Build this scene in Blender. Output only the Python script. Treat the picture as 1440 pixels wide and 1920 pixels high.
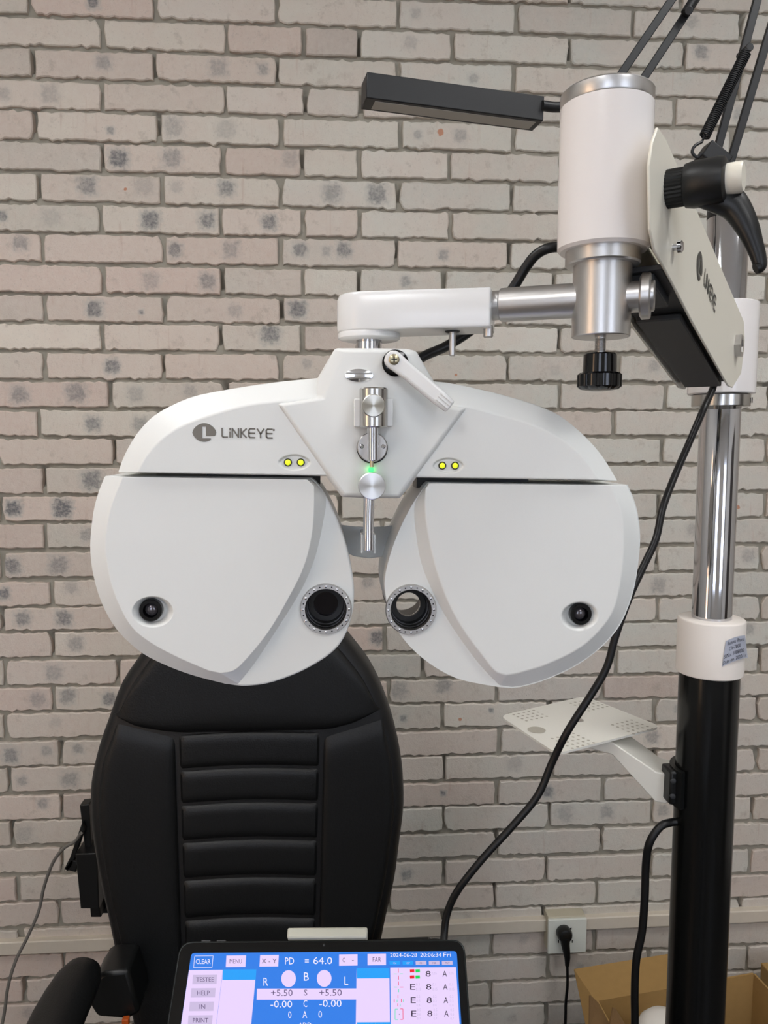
import bpy, bmesh, math, random
from mathutils import Vector, Matrix, noise
for o in list(bpy.data.objects): bpy.data.objects.remove(o)
scene = bpy.context.scene
C = scene.collection
random.seed(7)

# ------------------------------------------------------------------ camera
CZ = 1.50                                   # camera height over the floor
FPX = 1442.0                                # focal length in pixels of a 1440 x 1920 frame
YAW, PITCH, ROLL = 0.0718, -0.0915, 0.0022
def basis():
    cy, sy, cp, sp = math.cos(YAW), math.sin(YAW), math.cos(PITCH), math.sin(PITCH)
    f = Vector((sy*cp, cy*cp, sp)); r = Vector((cy, -sy, 0)); u = r.cross(f)
    c, s = math.cos(ROLL), math.sin(ROLL)
    return r*c+u*s, u*c-r*s, f
CR, CU, CF = basis()
CAM = Vector((0, 0, CZ))
cd = bpy.data.cameras.new('camera'); cam = bpy.data.objects.new('camera', cd); C.objects.link(cam)
cd.sensor_fit = 'VERTICAL'; cd.sensor_height = 36; cd.lens = FPX/1920*36
cd.clip_start = 0.01
m3 = Matrix((CR, CU, -CF)).transposed()
cam.matrix_world = Matrix.Translation(CAM) @ m3.to_4x4()
scene.camera = cam
def ray(x, y): return CF + CR*((x-720)/FPX) - CU*((y-960)/FPX)
def at(x, y, Y): d = ray(x, y); return CAM + d*(Y/d.y)
def atz(x, y, z): d = ray(x, y); return CAM + d*((z-CZ)/d.z)
def onplane(x, y, p, n): d = ray(x, y); return CAM + d*((p-CAM).dot(n)/d.dot(n))

# ------------------------------------------------------------------ world, exposure
w = bpy.data.worlds.new('world'); scene.world = w; w.use_nodes = True
w.node_tree.nodes['Background'].inputs[0].default_value = (.8, .85, .9, 1)
w.node_tree.nodes['Background'].inputs[1].default_value = 0.05
scene.view_settings.view_transform = 'Standard'; scene.view_settings.look = 'None'
scene.view_settings.gamma = 1; scene.view_settings.use_curve_mapping = False
scene.view_settings.exposure = 0.0
LAMP = 11.8                                  # strength of the ceiling panels

# ------------------------------------------------------------------ materials
def lin(c): return tuple(((v/255)/12.92 if v/255 <= .04045 else ((v/255+.055)/1.055)**2.4) for v in c)
MATS = {}
def mat(name, rgb, rough=.5, metal=0, bump=0, scale=200, vary=0, emit=0, trans=0, ior=1.45, coat=0, alpha=1, aniso=0):
    if name in MATS: return MATS[name]
    m = bpy.data.materials.new(name); m.use_nodes = True; nt = m.node_tree; b = nt.nodes['Principled BSDF']
    c = lin(rgb)
    b.inputs['Base Color'].default_value = (*c, 1); b.inputs['Roughness'].default_value = rough
    b.inputs['Metallic'].default_value = metal; b.inputs['IOR'].default_value = ior
    b.inputs['Transmission Weight'].default_value = trans; b.inputs['Coat Weight'].default_value = coat
    b.inputs['Alpha'].default_value = alpha
    if aniso:
        b.inputs['Anisotropic'].default_value = aniso; tg = nt.nodes.new('ShaderNodeTangent'); tg.direction_type = 'RADIAL'; tg.axis = 'Y'; nt.links.new(tg.outputs[0], b.inputs['Tangent'])
    if emit:
        b.inputs['Emission Color'].default_value = (*c, 1); b.inputs['Emission Strength'].default_value = emit
    if bump or vary:
        tc = nt.nodes.new('ShaderNodeTexCoord'); n = nt.nodes.new('ShaderNodeTexNoise')
        n.inputs['Scale'].default_value = scale; n.inputs['Detail'].default_value = 4
        nt.links.new(tc.outputs['Object'], n.inputs['Vector'])
        if bump:
            bp = nt.nodes.new('ShaderNodeBump'); bp.inputs['Strength'].default_value = bump; bp.inputs['Distance'].default_value = .001
            nt.links.new(n.outputs['Fac'], bp.inputs['Height']); nt.links.new(bp.outputs['Normal'], b.inputs['Normal'])
        if vary:
            n2 = nt.nodes.new('ShaderNodeTexNoise'); n2.inputs['Scale'].default_value = scale*.2; n2.inputs['Detail'].default_value = 3
            nt.links.new(tc.outputs['Object'], n2.inputs['Vector'])
            mx = nt.nodes.new('ShaderNodeMix'); mx.data_type = 'RGBA'
            mx.inputs[6].default_value = (*[v*(1-vary) for v in c], 1); mx.inputs[7].default_value = (*[min(1, v*(1+vary)) for v in c], 1)
            nt.links.new(n2.outputs['Fac'], mx.inputs[0]); nt.links.new(mx.outputs[2], b.inputs['Base Color'])
    MATS[name] = m; return m
M = dict(
 plastic=mat('white_plastic', (228,229,226), .42, bump=.04, scale=900),
 plastic_gloss=mat('white_gloss_plastic', (230,230,229), .18),
 enamel=mat('white_enamel', (234,229,226), .16, bump=.12, scale=160, coat=.3),
 cream=mat('cream_paint', (226,221,206), .35, bump=.03, scale=500),
 traywhite=mat('white_tray_paint', (232,230,221), .4), clip=mat('clip_plastic', (200,199,184), .4),
 warmwhite=mat('warm_white_plastic', (233,225,217), .4),
 chrome=mat('chrome', (205,205,208), .08, 1),
 brushed=mat('brushed_steel', (190,188,184), .22, 1, bump=.03, scale=400),
 satin=mat('satin_aluminium', (205,203,201), .34, 1, bump=.03, scale=800),
 knob_metal=mat('turned_metal', (212,210,202), .28, 1, aniso=.85), knob_satin=mat('turned_aluminium', (226,226,226), .36, 1, aniso=.75),
 brass=mat('pale_brass', (190,180,150), .3, 1),
 black_plastic=mat('black_plastic', (16,17,17), .38, bump=.05, scale=900),
 black_gloss=mat('black_gloss', (6,6,7), .12),
 black_paint=mat('black_enamel_tube', (10,11,11), .22, bump=.04, scale=120),
 lampblack=mat('matt_black_lamp', (24,25,27), .45, bump=.05, scale=700),
 dark_panel=mat('dark_grey_panel', (50,51,53), .5),
 leather=mat('black_leather', (11,12,13), .46, bump=.35, scale=420),
 leather_trim=mat('black_leather_trim', (20,20,21), .45, bump=.3, scale=420),
 rubber=mat('black_rubber', (14,14,15), .4),
 cable_grey=mat('grey_cable_jacket', (120,116,110), .5),
 visor=mat('grey_smoky_acrylic', (205,208,207), .25, alpha=.92),
 inner_black=mat('inner_black', (10,10,11), .35),
 glass=mat('clear_lens_glass', (255,255,255), 0, trans=1, ior=1.12),
 darkglass=mat('dark_lens_glass', (30,26,30), .03, trans=.4, ior=1.3),
 winglass=mat('coated_window_lens', (92,88,92), .12, .5, coat=1), mirror=mat('window_mirror', (225,225,225), .14, 1),
 logo=mat('metallic_logo_print', (105,98,88), .35, .7),
 logo_flat=mat('grey_logo_print', (70,68,64), .5),
 led_green=mat('green_led', (50,255,90), .3, emit=3),
 led_yellow=mat('yellow_led', (222,240,40), .3, emit=.7),
 led_ring=mat('olive_led_ring', (70,66,44), .3, .5),
 trunk=mat('cream_trunking', (214,204,188), .5, bump=.05, scale=300, vary=.05),
 socket=mat('white_socket', (222,224,214), .35),
 socket_dirty=mat('aged_cream_plastic', (196,188,166), .55, vary=.15, scale=60),
 card=mat('corrugated_card', (168,134,82), .85, bump=.1, scale=300, vary=.08),
 card_edge=mat('cut_card_edge', (120,92,58), .9, bump=.5, scale=500),
 carrier=mat('white_ceramic', (225,220,212), .3),
 label=mat('silver_label', (178,182,196), .4),
 ink=mat('dark_ink', (48,50,62), .6),
 floor=mat('dark_floor_tile', (66,62,58), .4, vary=.05, scale=20),
 plaster=mat('white_plaster', (206,204,199), .8, bump=.1, scale=60),
 ceiling=mat('ceiling_white', (232,232,228), .9),
 rearpaint=mat('grey_wall_paint', (204,203,200), .8), added_door=mat('added_dark_door', (52,44,40), .4),
 tablegrey=mat('table_laminate', (90,90,92), .4),
 orange=mat('orange_plastic', (200,90,30), .4),
)

# ------------------------------------------------------------------ mesh helpers
def link(name, bm, m, parent=None, smooth=True, bevel=0, seg=2, origin=None):
    bmesh.ops.remove_doubles(bm, verts=bm.verts, dist=1e-7)
    bmesh.ops.recalc_face_normals(bm, faces=bm.faces)
    me = bpy.data.meshes.new(name)
    if origin is not None: bmesh.ops.translate(bm, verts=bm.verts, vec=-Vector(origin))
    bm.to_mesh(me); bm.free()
    o = bpy.data.objects.new(name, me); C.objects.link(o)
    me.materials.append(M[m] if isinstance(m, str) else m)
    if origin is not None: o.location = origin
    if smooth:
        for p in me.polygons: p.use_smooth = True
        me.set_sharp_from_angle(angle=math.radians(38))
    if bevel:
        b = o.modifiers.new('bevel', 'BEVEL'); b.width = bevel; b.segments = seg; b.limit_method = 'ANGLE'; b.angle_limit = math.radians(30)
        b.harden_normals = False
    if parent is not None: child(o, parent)
    return o
def wloc(o):
    v = Vector(o.location)
    while o.parent: o = o.parent; v = v + Vector(o.location) if False else v
    return v
INV = {}
def child(o, p):
    o.parent = p; o.matrix_parent_inverse = INV.get(p.name, Matrix.Translation(-p.location))
    INV[o.name] = Matrix.Translation(-o.location)
def tag(o, label=None, cat=None, group=None, kind=None):
    if label: o['label'] = label
    if cat: o['category'] = cat
    if group: o['group'] = group
    if kind: o['kind'] = kind
    return o
def thing(name, loc, label, cat, group=None):
    o = bpy.data.objects.new(name, None); C.objects.link(o); o.location = loc; o.empty_display_size = .05
    return tag(o, label, cat, group)
def loft(bm, loops, cap0=True, cap1=True, closed=True):
    vs = [[bm.verts.new(p) for p in l] for l in loops]
    n = len(loops[0])
    for a, b in zip(vs, vs[1:]):
        for i in range(n if closed else n-1):
            j = (i+1) % n
            try: bm.faces.new((a[i], a[j], b[j], b[i]))
            except ValueError: pass
    if cap0: bm.faces.new(vs[0][::-1])
    if cap1: bm.faces.new(vs[-1])
    return vs
def box(bm, c, s, rot=None):
    c = Vector(c); R = rot or Matrix.Identity(3)
    v = [bm.verts.new(c + R @ Vector((x*s[0]/2, y*s[1]/2, z*s[2]/2))) for x in (-1,1) for y in (-1,1) for z in (-1,1)]
    for f in ((0,1,3,2),(4,6,7,5),(0,4,5,1),(2,3,7,6),(0,2,6,4),(1,5,7,3)): bm.faces.new([v[i] for i in f])
def frame(d):
    d = Vector(d).normalized(); a = Vector((0,0,1)) if abs(d.z) < .9 else Vector((1,0,0))
    x = d.cross(a).normalized(); return x, d.cross(x).normalized(), d
def lathe(bm, o, d, prof, n=40, cap0=True, cap1=True):
    """prof = [(distance along d, radius)]"""
    x, y, d = frame(d); o = Vector(o)
    loft(bm, [[o + d*t + (x*math.cos(2*math.pi*i/n) + y*math.sin(2*math.pi*i/n))*r for i in range(n)] for t, r in prof], cap0, cap1)
def catmull(P, k=8, closed=False):
    P = [Vector(p) for p in P]; out = []; n = len(P)
    for i in range(n if closed else n-1):
        if closed: a, b, c, d = P[i-1], P[i], P[(i+1) % n], P[(i+2) % n]
        else: b, c = P[i], P[i+1]; a = P[i-1] if i else b*2-c; d = P[i+2] if i+2 < n else c*2-b
        for j in range(k):
            t = j/k
            out.append(.5*((2*b) + (c-a)*t + (2*a-5*b+4*c-d)*t*t + (3*b-a-3*c+d)*t**3))
    if not closed: out.append(P[-1])
    return out
def resample(P, n):
    P = [Vector(p) for p in P]; L = [0]
    for a, b in zip(P, P[1:]): L.append(L[-1]+(b-a).length)
    out = []; k = 0
    for i in range(n):
        s = L[-1]*i/(n-1)
        while k < len(P)-2 and L[k+1] < s: k += 1
        t = (s-L[k])/max(1e-9, L[k+1]-L[k]); out.append(P[k].lerp(P[k+1], min(1, t)))
    return out
def tube(bm, path, r, n=12, caps=True):
    path = [Vector(p) for p in path]; rs = r if isinstance(r, (list, tuple)) else [r]*len(path)
    x = None; loops = []
    for i, p in enumerate(path):
        d = (path[min(i+1, len(path)-1)] - path[max(i-1, 0)]).normalized()
        if x is None: x, y, _ = frame(d)
        x = (x - d*x.dot(d)).normalized(); y = d.cross(x)
        loops.append([p + (x*math.cos(2*math.pi*k/n) + y*math.sin(2*math.pi*k/n))*rs[i] for k in range(n)])
    loft(bm, loops, caps, caps)
def poly(bm, pts): return bm.faces.new([bm.verts.new(p) for p in pts])
def prism(bm, pts, vec): loft(bm, [pts, [Vector(p)+Vector(vec) for p in pts]])
def pxl(pts, Y): return [at(x, y, Y) for x, y in pts]
def boolean(o, cutters):
    for c in cutters:
        md = o.modifiers.new('cut', 'BOOLEAN'); md.operation = 'DIFFERENCE'; md.object = c; md.solver = 'EXACT'
    bpy.context.view_layer.update()
    dg = bpy.context.evaluated_depsgraph_get()
    me = bpy.data.meshes.new_from_object(o.evaluated_get(dg))
    o.modifiers.clear(); old = o.data; o.data = me; me.name = old.name
    for c in cutters: bpy.data.objects.remove(c)
    for p in me.polygons: p.use_smooth = True
    me.set_sharp_from_angle(angle=math.radians(30))
def new(): return bmesh.new()

# ------------------------------------------------------------------ the room
YW = 1.745                                  # face of the brick wall
X0, X1, YB, ZT = -1.9, 2.3, -2.6, 2.85
def struct(name, bm, m): return tag(link(name, bm, m, smooth=False), kind='structure')
b = new(); box(b, ((X0+X1)/2, (YB+YW)/2, -.05), (X1-X0+.2, YW-YB+.3, .1)); struct('floor', b, 'floor')
b = new(); box(b, ((X0+X1)/2, (YB+YW)/2, ZT+.05), (X1-X0+.2, YW-YB+.3, .1)); struct('ceiling', b, 'ceiling')
b = new(); box(b, (X0-.05, (YB+YW)/2, ZT/2), (.1, YW-YB+.2, ZT)); struct('wall_left', b, 'plaster')
b = new(); box(b, (X1+.05, (YB+YW)/2, ZT/2), (.1, YW-YB+.2, ZT)); struct('wall_right', b, 'plaster')
b = new(); box(b, ((X0+X1)/2, YB-.05, ZT/2), (X1-X0+.2, .1, ZT)); struct('wall_rear', b, 'rearpaint')
def added_window(name, lo, hi, m, axis):
    # frame, glowing pane and bars of an unseen window, added for metal reflections
    b = new(); c = [(p+q)/2 for p, q in zip(lo, hi)]; sz = [q-p for p, q in zip(lo, hi)]
    box(b, c, sz); o = struct(name, b, m); INV[o.name] = Matrix.Identity(4)
    k = 1-axis; b = new()
    for t in (0, .5, 1):
        cc = list(c); cc[k] = lo[k]+sz[k]*t; s3 = [.03,.03,.03]; s3[k] = .06; s3[2] = sz[2]+.06; s3[axis] = sz[axis]+.03; box(b, cc, s3)
    for t in (0, .45, 1):
        cc = list(c); cc[2] = lo[2]+sz[2]*t; s3 = [.03,.03,.06]; s3[k] = sz[k]; s3[axis] = sz[axis]+.03; box(b, cc, s3)
    link('added_window_frame', b, 'plastic', o, smooth=False)
added_window('added_window_1', (-1.35, YB, .9), (-.45, YB+.02, 2.3), mat('added_cool_pane', (225,235,255), .2, emit=4.5), 1)  # cool glowing panes added behind the viewer to streak the chrome
added_window('added_window_2', (.95, YB, .9), (1.85, YB+.02, 2.3), mat('added_cool_pane', (225,235,255), .2, emit=4.5), 1)
added_window('added_window_3', (X0, -.75, .3), (X0+.02, -.30, 2.2), mat('added_warm_pane', (255,214,176), .2, emit=5), 0)  # warm glowing pane added out of view for a warm streak on metal
b = new(); box(b, (X1-.02, -.2, 1.0), (.04,.8,2.0)); struct('added_door_1', b, 'added_door')  # unseen dark door, added for contrast in the metal reflections

# ceiling panels
def ceiling_light(x, y, where):
    t = thing('ceiling_light', (x, y, ZT), 'square white ceiling light panel '+where, 'ceiling light', 'ceiling light panels')
    b = new()
    for dx, dy, sx, sy in ((0,.31,.64,.02),(0,-.31,.64,.02),(.31,0,.02,.6),(-.31,0,.02,.6)): box(b, (x+dx, y+dy, ZT-.02), (sx, sy, .04))
    link('frame', b, 'plastic', t, smooth=False)
    b = new(); box(b, (x, y, ZT-.02), (.6, .6, .02)); link('diffuser', b, PANEL, t, smooth=False)
PANEL = mat('light_panel', (252, 252, 252), .5, emit=LAMP)
for x, y, wh in ((-.9, .35, 'nearer the brick wall, on the left'), (1.0, .35, 'nearer the brick wall, on the right'),
                 (-.9, -1.2, 'behind the viewer on the left'), (1.0, -1.2, 'behind the viewer on the right')):
    ceiling_light(x, y, wh)

# ------------------------------------------------------------------ brick wall
def brick_material():
    m = bpy.data.materials.new('painted_brick'); m.use_nodes = True; nt = m.node_tree; N = nt.nodes; Lk = nt.links
    bs = N['Principled BSDF']; bs.inputs['Roughness'].default_value = .8
    def nd(t, **k):
        n = N.new('ShaderNode'+t)
        for a, v in k.items(): setattr(n, a, v)
        return n
    def attr(nm): return nd('Attribute', attribute_type='OBJECT', attribute_name=nm)
    def val(op, a, b=None, clamp=False):
        n = nd('Math', operation=op, use_clamp=clamp)
        for i, v in ((0, a), (1, b)):
            if v is None: continue
            if isinstance(v, (int, float)): n.inputs[i].default_value = v
            else: Lk.new(v, n.inputs[i])
        return n.outputs[0]
    def mix(f, a, b_):
        n = nd('Mix', data_type='RGBA')
        if isinstance(f, (int, float)): n.inputs[0].default_value = f
        else: Lk.new(f, n.inputs[0])
        for i, v in ((6, a), (7, b_)):
            if isinstance(v, tuple): n.inputs[i].default_value = (*v, 1)
            else: Lk.new(v, n.inputs[i])
        return n.outputs[2]
    geo = nd('NewGeometry'); tc = nd('TexCoord')
    def tex(scale, detail=4, rough=.6, src=None):
        n = nd('TexNoise'); n.inputs['Scale'].default_value = scale; n.inputs['Detail'].default_value = detail; n.inputs['Roughness'].default_value = rough
        Lk.new(src or geo.outputs['Position'], n.inputs['Vector']); return n.outputs['Fac']
    def ramp(v, a, b_):
        n = nd('MapRange'); n.inputs['From Min'].default_value = a; n.inputs['From Max'].default_value = b_; Lk.new(v, n.inputs['Value']); return n.outputs[0]
    col = attr('tint').outputs['Color']
    big = ramp(tex(14, 3), .35, .65)
    col = mix(val('MULTIPLY', big, .4), col, lin((212, 192, 180)))
    fine = ramp(tex(70, 5, .7), .3, .75)
    col = mix(val('MULTIPLY', fine, .4), col, lin((222, 215, 204)))
    blot = ramp(tex(34, 5, .7), .58, .72)
    col = mix(val('MULTIPLY', blot, .5), col, lin((172, 160, 148)))
    dirt = ramp(tex(260, 4, .8), .60, .72)
    col = mix(val('MULTIPLY', dirt, .45), col, lin((110, 104, 94)))
    # fine vertical drag lines left by extrusion
    mp = nd('Mapping'); mp.inputs['Scale'].default_value = (60, 1, 5); Lk.new(geo.outputs['Position'], mp.inputs['Vector'])
    drag = ramp(tex(1.6, 3, .6, mp.outputs[0]), .64, .75)
    col = mix(val('MULTIPLY', drag, .22), col, lin((178, 140, 120)))
    # grey stack marks
    nz = nd('TexNoise'); nz.inputs['Scale'].default_value = 120; nz.inputs['Detail'].default_value = 5; Lk.new(geo.outputs['Position'], nz.inputs['Vector'])
    mott = ramp(tex(160, 4, .7), .30, .62)
    sp = nd('SeparateXYZ'); Lk.new(tc.outputs['Object'], sp.inputs[0])
    ks = nd('SeparateXYZ'); Lk.new(attr('marks').outputs['Vector'], ks.inputs[0])
    for i in range(3):
        a = nd('SeparateXYZ'); Lk.new(attr('mark%d' % i).outputs['Vector'], a.inputs[0])
        dx = val('ABSOLUTE', val('SUBTRACT', sp.outputs[0], a.outputs[0])); dz = val('ABSOLUTE', val('SUBTRACT', sp.outputs[2], a.outputs[1]))
        d = val('POWER', val('ADD', val('POWER', dx, 3.2), val('POWER', dz, 3.2)), 1/3.2)
        d = val('ADD', val('DIVIDE', d, val('MAXIMUM', a.outputs[2], .0001)), val('MULTIPLY', val('SUBTRACT', nz.outputs['Fac'], .5), 1.25))
        halo = val('MULTIPLY', ramp(d, 1.5, 1.1), val('MULTIPLY', ks.outputs[i], .35))
        col = mix(val('MINIMUM', halo, .6), col, lin((168, 170, 166)))
        core = val('MULTIPLY', val('MULTIPLY', ramp(d, 1.05, .62), ks.outputs[i]), val('ADD', val('MULTIPLY', mott, .55), .3))
        col = mix(val('MINIMUM', core, .92), col, lin((98, 100, 104)))
    # orange marks
    a = nd('SeparateXYZ'); Lk.new(attr('rust').outputs['Vector'], a.inputs[0])
    cx = nd('CombineXYZ'); Lk.new(val('SUBTRACT', sp.outputs[0], a.outputs[0]), cx.inputs[0]); Lk.new(val('SUBTRACT', sp.outputs[2], a.outputs[1]), cx.inputs[2])
    ln = nd('VectorMath', operation='LENGTH'); Lk.new(cx.outputs[0], ln.inputs[0])
    d = val('ADD', val('DIVIDE', ln.outputs['Value'], val('MAXIMUM', a.outputs[2], .0001)), val('MULTIPLY', val('SUBTRACT', nz.outputs['Fac'], .5), 1.6))
    col = mix(val('MULTIPLY', ramp(d, 1.1, .8), .75), col, lin((190, 112, 66)))
    Lk.new(col, bs.inputs['Base Color'])
    bp = nd('Bump'); bp.inputs['Strength'].default_value = .8; bp.inputs['Distance'].default_value = .0016
    Lk.new(val('ADD', tex(120, 6, .7), val('MULTIPLY', tex(420, 3, .6), .4)), bp.inputs['Height']); Lk.new(bp.outputs['Normal'], bs.inputs['Normal'])
    return m
def mortar_material():
    m = mat('lime_mortar', (158, 153, 141), .95, bump=1.0, scale=130, vary=.2); return m
BRICK = brick_material(); mortar_material()
LY = [-3, 56.7,116,175,233,291,349,407,463,522,577,631,685,739,794,847,902,954,1006,1060,1114,1162,1211,1263,1313,1362,1414.5,1463,1516,1563,1615,1668,1716,1766,1813,1860,1906]
RY = [52, 108,162,213,271,325,381,434,487,540,591,639,693,745,794,844,896,947,995,1046,1094,1140,1187,1237,1284,1328.5,1378,1425,1471,1516,1565,1615,1662,1705,1749,1795,1841]
JX = {0:[54,290,519,747,969,1187],1:[192,425,569,673,848,1068,1285],2:[60,290,520,747,963,1385],3:[190,422,572,678,850],4:[65,298,527,752],5:[192,418,566,673,843],
 6:[72,303,526,746,960],7:[189,415,569,674,845],8:[79,307,526,743,955],9:[194,417,568,673,833],10:[83,307,529],11:[192,413,567,674,845],12:[84,306,1160],13:[207,1249],
 14:[73,1150],15:[213,1242,1438],16:[82],17:[2,1235,1435],18:[85],19:[4,1232,1427],20:[98],21:[3,1233,1427],22:[99],23:[8,222,1155,1425],24:[100,729,931,1131],
 25:[9,831,1420],26:[112,935],27:[17,833,1035,1419],28:[115,931,1130],29:[23,832,1030,1223,1411],30:[116,931,1127],31:[34,833,1025,1219,1406],32:[111,927,1119],33:[40,830,1020],34:[120,1114],35:[45,1028,1402],36:[125,1110]}
MARKS = [(175,5,22,1),(193,117,26,.6),(410,127,32,.5),(92,175,35,.35),(5,175,25,.4),(207,245,14,.7),(325,238,35,.45),(425,243,35,.3),(222,297,34,1),(322,297,34,.6),(163,347,34,.8),
 (270,347,36,.3),(425,352,28,.8),(330,350,22,.3),(282,412,32,1),(388,412,30,.9),(95,407,34,.25),(3,405,20,.8),(38,455,28,.6),(328,468,26,.8),(433,468,32,.5),(282,527,32,.4),(390,527,30,.7),
 (178,580,30,1),(265,585,10,.9),(440,583,25,.4),(493,130,20,.6),(780,25,18,.35),(623,362,34,.6),(708,363,36,.8),(505,417,28,.9),(563,467,26,.8),(612,472,18,.5),(645,468,28,.9),(558,580,32,1),
 (507,627,34,.9),(832,477,20,.6),(863,255,24,.5),(783,253,16,.5),(762,528,20,.6),(770,80,24,.3),(210,687,26,.9),(37,740,32,.7),(142,737,36,.7),(175,795,28,.8),(263,795,28,.6),(255,740,30,.4),
 (172,900,36,.9),(25,953,28,1.2),(117,953,34,1.2),(162,1003,24,.5),(110,1060,36,.7),(23,1062,30,.9),(8,1113,22,1),(43,1160,28,.8),(120,1160,30,.9),(143,1207,30,.6),(132,1100,28,.4),(101,1262,30,.5),
 (71,1312,30,.5),(127,1305,30,.7),(206,1309,26,.9),(21,1416,30,.8),(88,1408,20,.5),(41,1464,20,.6),(131,1462,32,.6),(146,1404,20,.6),(81,1507,22,.6),(45,1564,36,.35),(707,1196,28,1),(749,1294,34,.5),
 (831,1285,32,.6),(756,1347,14,.8),(921,1332,10,.8),(831,1488,12,1),(965,1432,34,.3),(1023,1485,22,.7),(762,1641,22,.7),(1223,1382,28,.6),(1027,1484,26,.6),(1060,1527,34,.4),(1138,1523,28,.5),
 (1244,1520,26,.5),(1235,1097,32,.5),(1298,993,26,.4),(1403,1043,26,.4),(1297,40,26,.4),(1315,97,26,.7),(356,734,26,.4),(690,1090,26,.5),(1403,1180,24,.5)]
RUST = [(826,248,6),(863,1349,4),(1384,951,4),(235,354,3),(855,703,3)]
wall = new()                                # mortar bed: a rough sheet behind the brick faces, deeper in open head joints
holes = []
GX0, GX1, GZ1 = X0, X1, ZT
def rowz(k, X):
    if k < 0: d = (k)*-.063; k0 = 0
    elif k > 36: d = -(k-36)*.063; k0 = 36
    else: d = 0; k0 = k
    a = at(20, LY[k0], YW); c = at(1420, RY[k0], YW)
    return a.z + (c.z-a.z)*(X-a.x)/(c.x-a.x) + d
def topx(p):
    v = p-CAM; z = v.dot(CF); return 720+FPX*v.dot(CR)/z, 960-FPX*v.dot(CU)/z
rb = random.Random(11)
bricks = []
for k in range(-7, 39):
    if k in JX:
        seeds = [at(x, LY[k]+(RY[k]-LY[k])*(x-20)/1400, YW).x for x in JX[k]]
    else: seeds = [-.611 + (.1425 if k % 2 else 0)]
    seeds.sort(); xs = []
    for a, c in zip(seeds, seeds[1:]):
        n = max(1, round((c-a)/.25)) if c-a > .3 else 1
        xs += [a+(c-a)*i/n for i in range(n)]
    xs.append(seeds[-1])
    while xs[0] > X0: xs.insert(0, xs[0]-.25)
    while xs[-1] < X1: xs.append(xs[-1]+.25)
    for a, c in zip(xs, xs[1:]):
        a, c = max(a, X0), min(c, X1)
        if c-a < .02: continue
        X = (a+c)/2; z = rowz(k, X)
        up = rowz(k-1, X)-z; dn = z-rowz(k+1, X)
        h = min(.0565, (up+dn)/2 - .0085+rb.gauss(0,.0008))
        if z+h/2 < 0.002 or z-h/2 > ZT: continue
        bricks.append((k, a, c, X, z, h))
        if rb.random() < .45: holes.append((c, z+h*.12, rb.uniform(.3, 1.0), rb.uniform(-.3, .4)))
def brick_mesh(bm, wd, h, rr, off=Vector((0,0,0))):
    """chipped face, worn arris, sides running back into the bed; local y: 0 = face, + = into the wall"""
    gl, gr = .0042+rr.uniform(-.0012,.0015), .0042+rr.uniform(-.0012,.0015)
    x0, x1 = -wd/2+gl, wd/2-gr
    zt, zb = h/2, -h/2
    nx = max(5, int(wd/.010)); sk = rr.uniform(-.0012,.0012)
    P = []
    jit = lambda s=.0011: rr.gauss(0, s)
    for i in range(nx+1): P.append((x0+(x1-x0)*i/nx, zt+sk*(i/nx-.5)*2+jit(.0011)))
    for i in (1, 2): P.append((x1+jit(), zt+(zb-zt)*i/3))
    for i in range(nx+1):
        P.append((x1-(x1-x0)*i/nx, zb+sk*(.5-i/nx)*2+jit(.0013)-(.0016 if rr.random() < .15 else 0)))
    for i in (2, 1): P.append((x0+jit(), zt+(zb-zt)*i/3))
    for q in (0, nx, nx+3, 2*nx+3):          # knocked corners
        x, z = P[q]; kx = rr.uniform(.0002,.0018) if rr.random() < .88 else rr.uniform(.003,.006)
        P[q] = (x + (kx if x < 0 else -kx), z + (-kx*.6 if z > 0 else kx*.6))
    tilt = rr.uniform(-.0009,.0009)
    def ring(s, y): return [off+Vector((x-s*(1 if x > 0 else -1)*min(1, abs(x)/(wd/2)*1.0) if abs(x) > wd/2-.02 else x, y+tilt*(x/wd*2), z-(s if z > 0 else -s)*min(1, abs(z)/(h/2)))) for x, z in P]
    back = [off+Vector((x*1.0, .022, z)) for x, z in P]
    loft(bm, [ring(.0022, 0), ring(0, .0024), back], True, False)
def tint(X, z, rr):
    px, py = topx(Vector((X, YW, z)))
    g = max(0, min(1, (px-350)/650)); 
    if py < 700: g = max(0, min(1, (px-480)/350))
    if py > 1250 and px > 650: g = .6
    g = max(0, min(1, g+rr.gauss(0,.22)))
    pink, cream, grey = (208,187,175), (208,201,188), (205,204,195)
    t = rr.random()
    A = tuple(p*(1-t)+q*t for p, q in zip(pink, cream))
    v = 1+rr.gauss(0,.032)
    return lin(tuple(min(255, (p*(1-g)+q*g)*v) for p, q in zip(A, grey)))
tw = new()
zs, xs_ = 330, 420
def mort_y(X, z):
    d = .0088 + .0040*noise.noise(Vector((X*38, 3.1, z*38))) + .0022*noise.noise(Vector((X*110, 1.1, z*110)))
    return d
hidx = {}
for hx, hz, dp, lo in holes: hidx.setdefault((int(hx/.05), int(hz/.05)), []).append((hx, hz, dp, lo))
gx0, gx1, gz0, gz1 = X0, X1, 0.0, ZT
grid = []
NX, NZ = 520, 380
for j in range(NZ+1):
    z = gz0+(gz1-gz0)*j/NZ; row = []
    for i in range(NX+1):
        X = gx0+(gx1-gx0)*i/NX; d = mort_y(X, z)
        kx, kz = int(X/.05), int(z/.05)
        for ax in (-1,0,1):
            for az in (-1,0,1):
                for hx, hz, dp, lo in hidx.get((kx+ax, kz+az), ()):
                    if abs(X-hx) < .0065 and abs(z-hz-lo*.012) < .021: d += .020*dp
        row.append((X, YW+d, z))
    grid.append(row)
me = bpy.data.meshes.new('wall_back')
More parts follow.
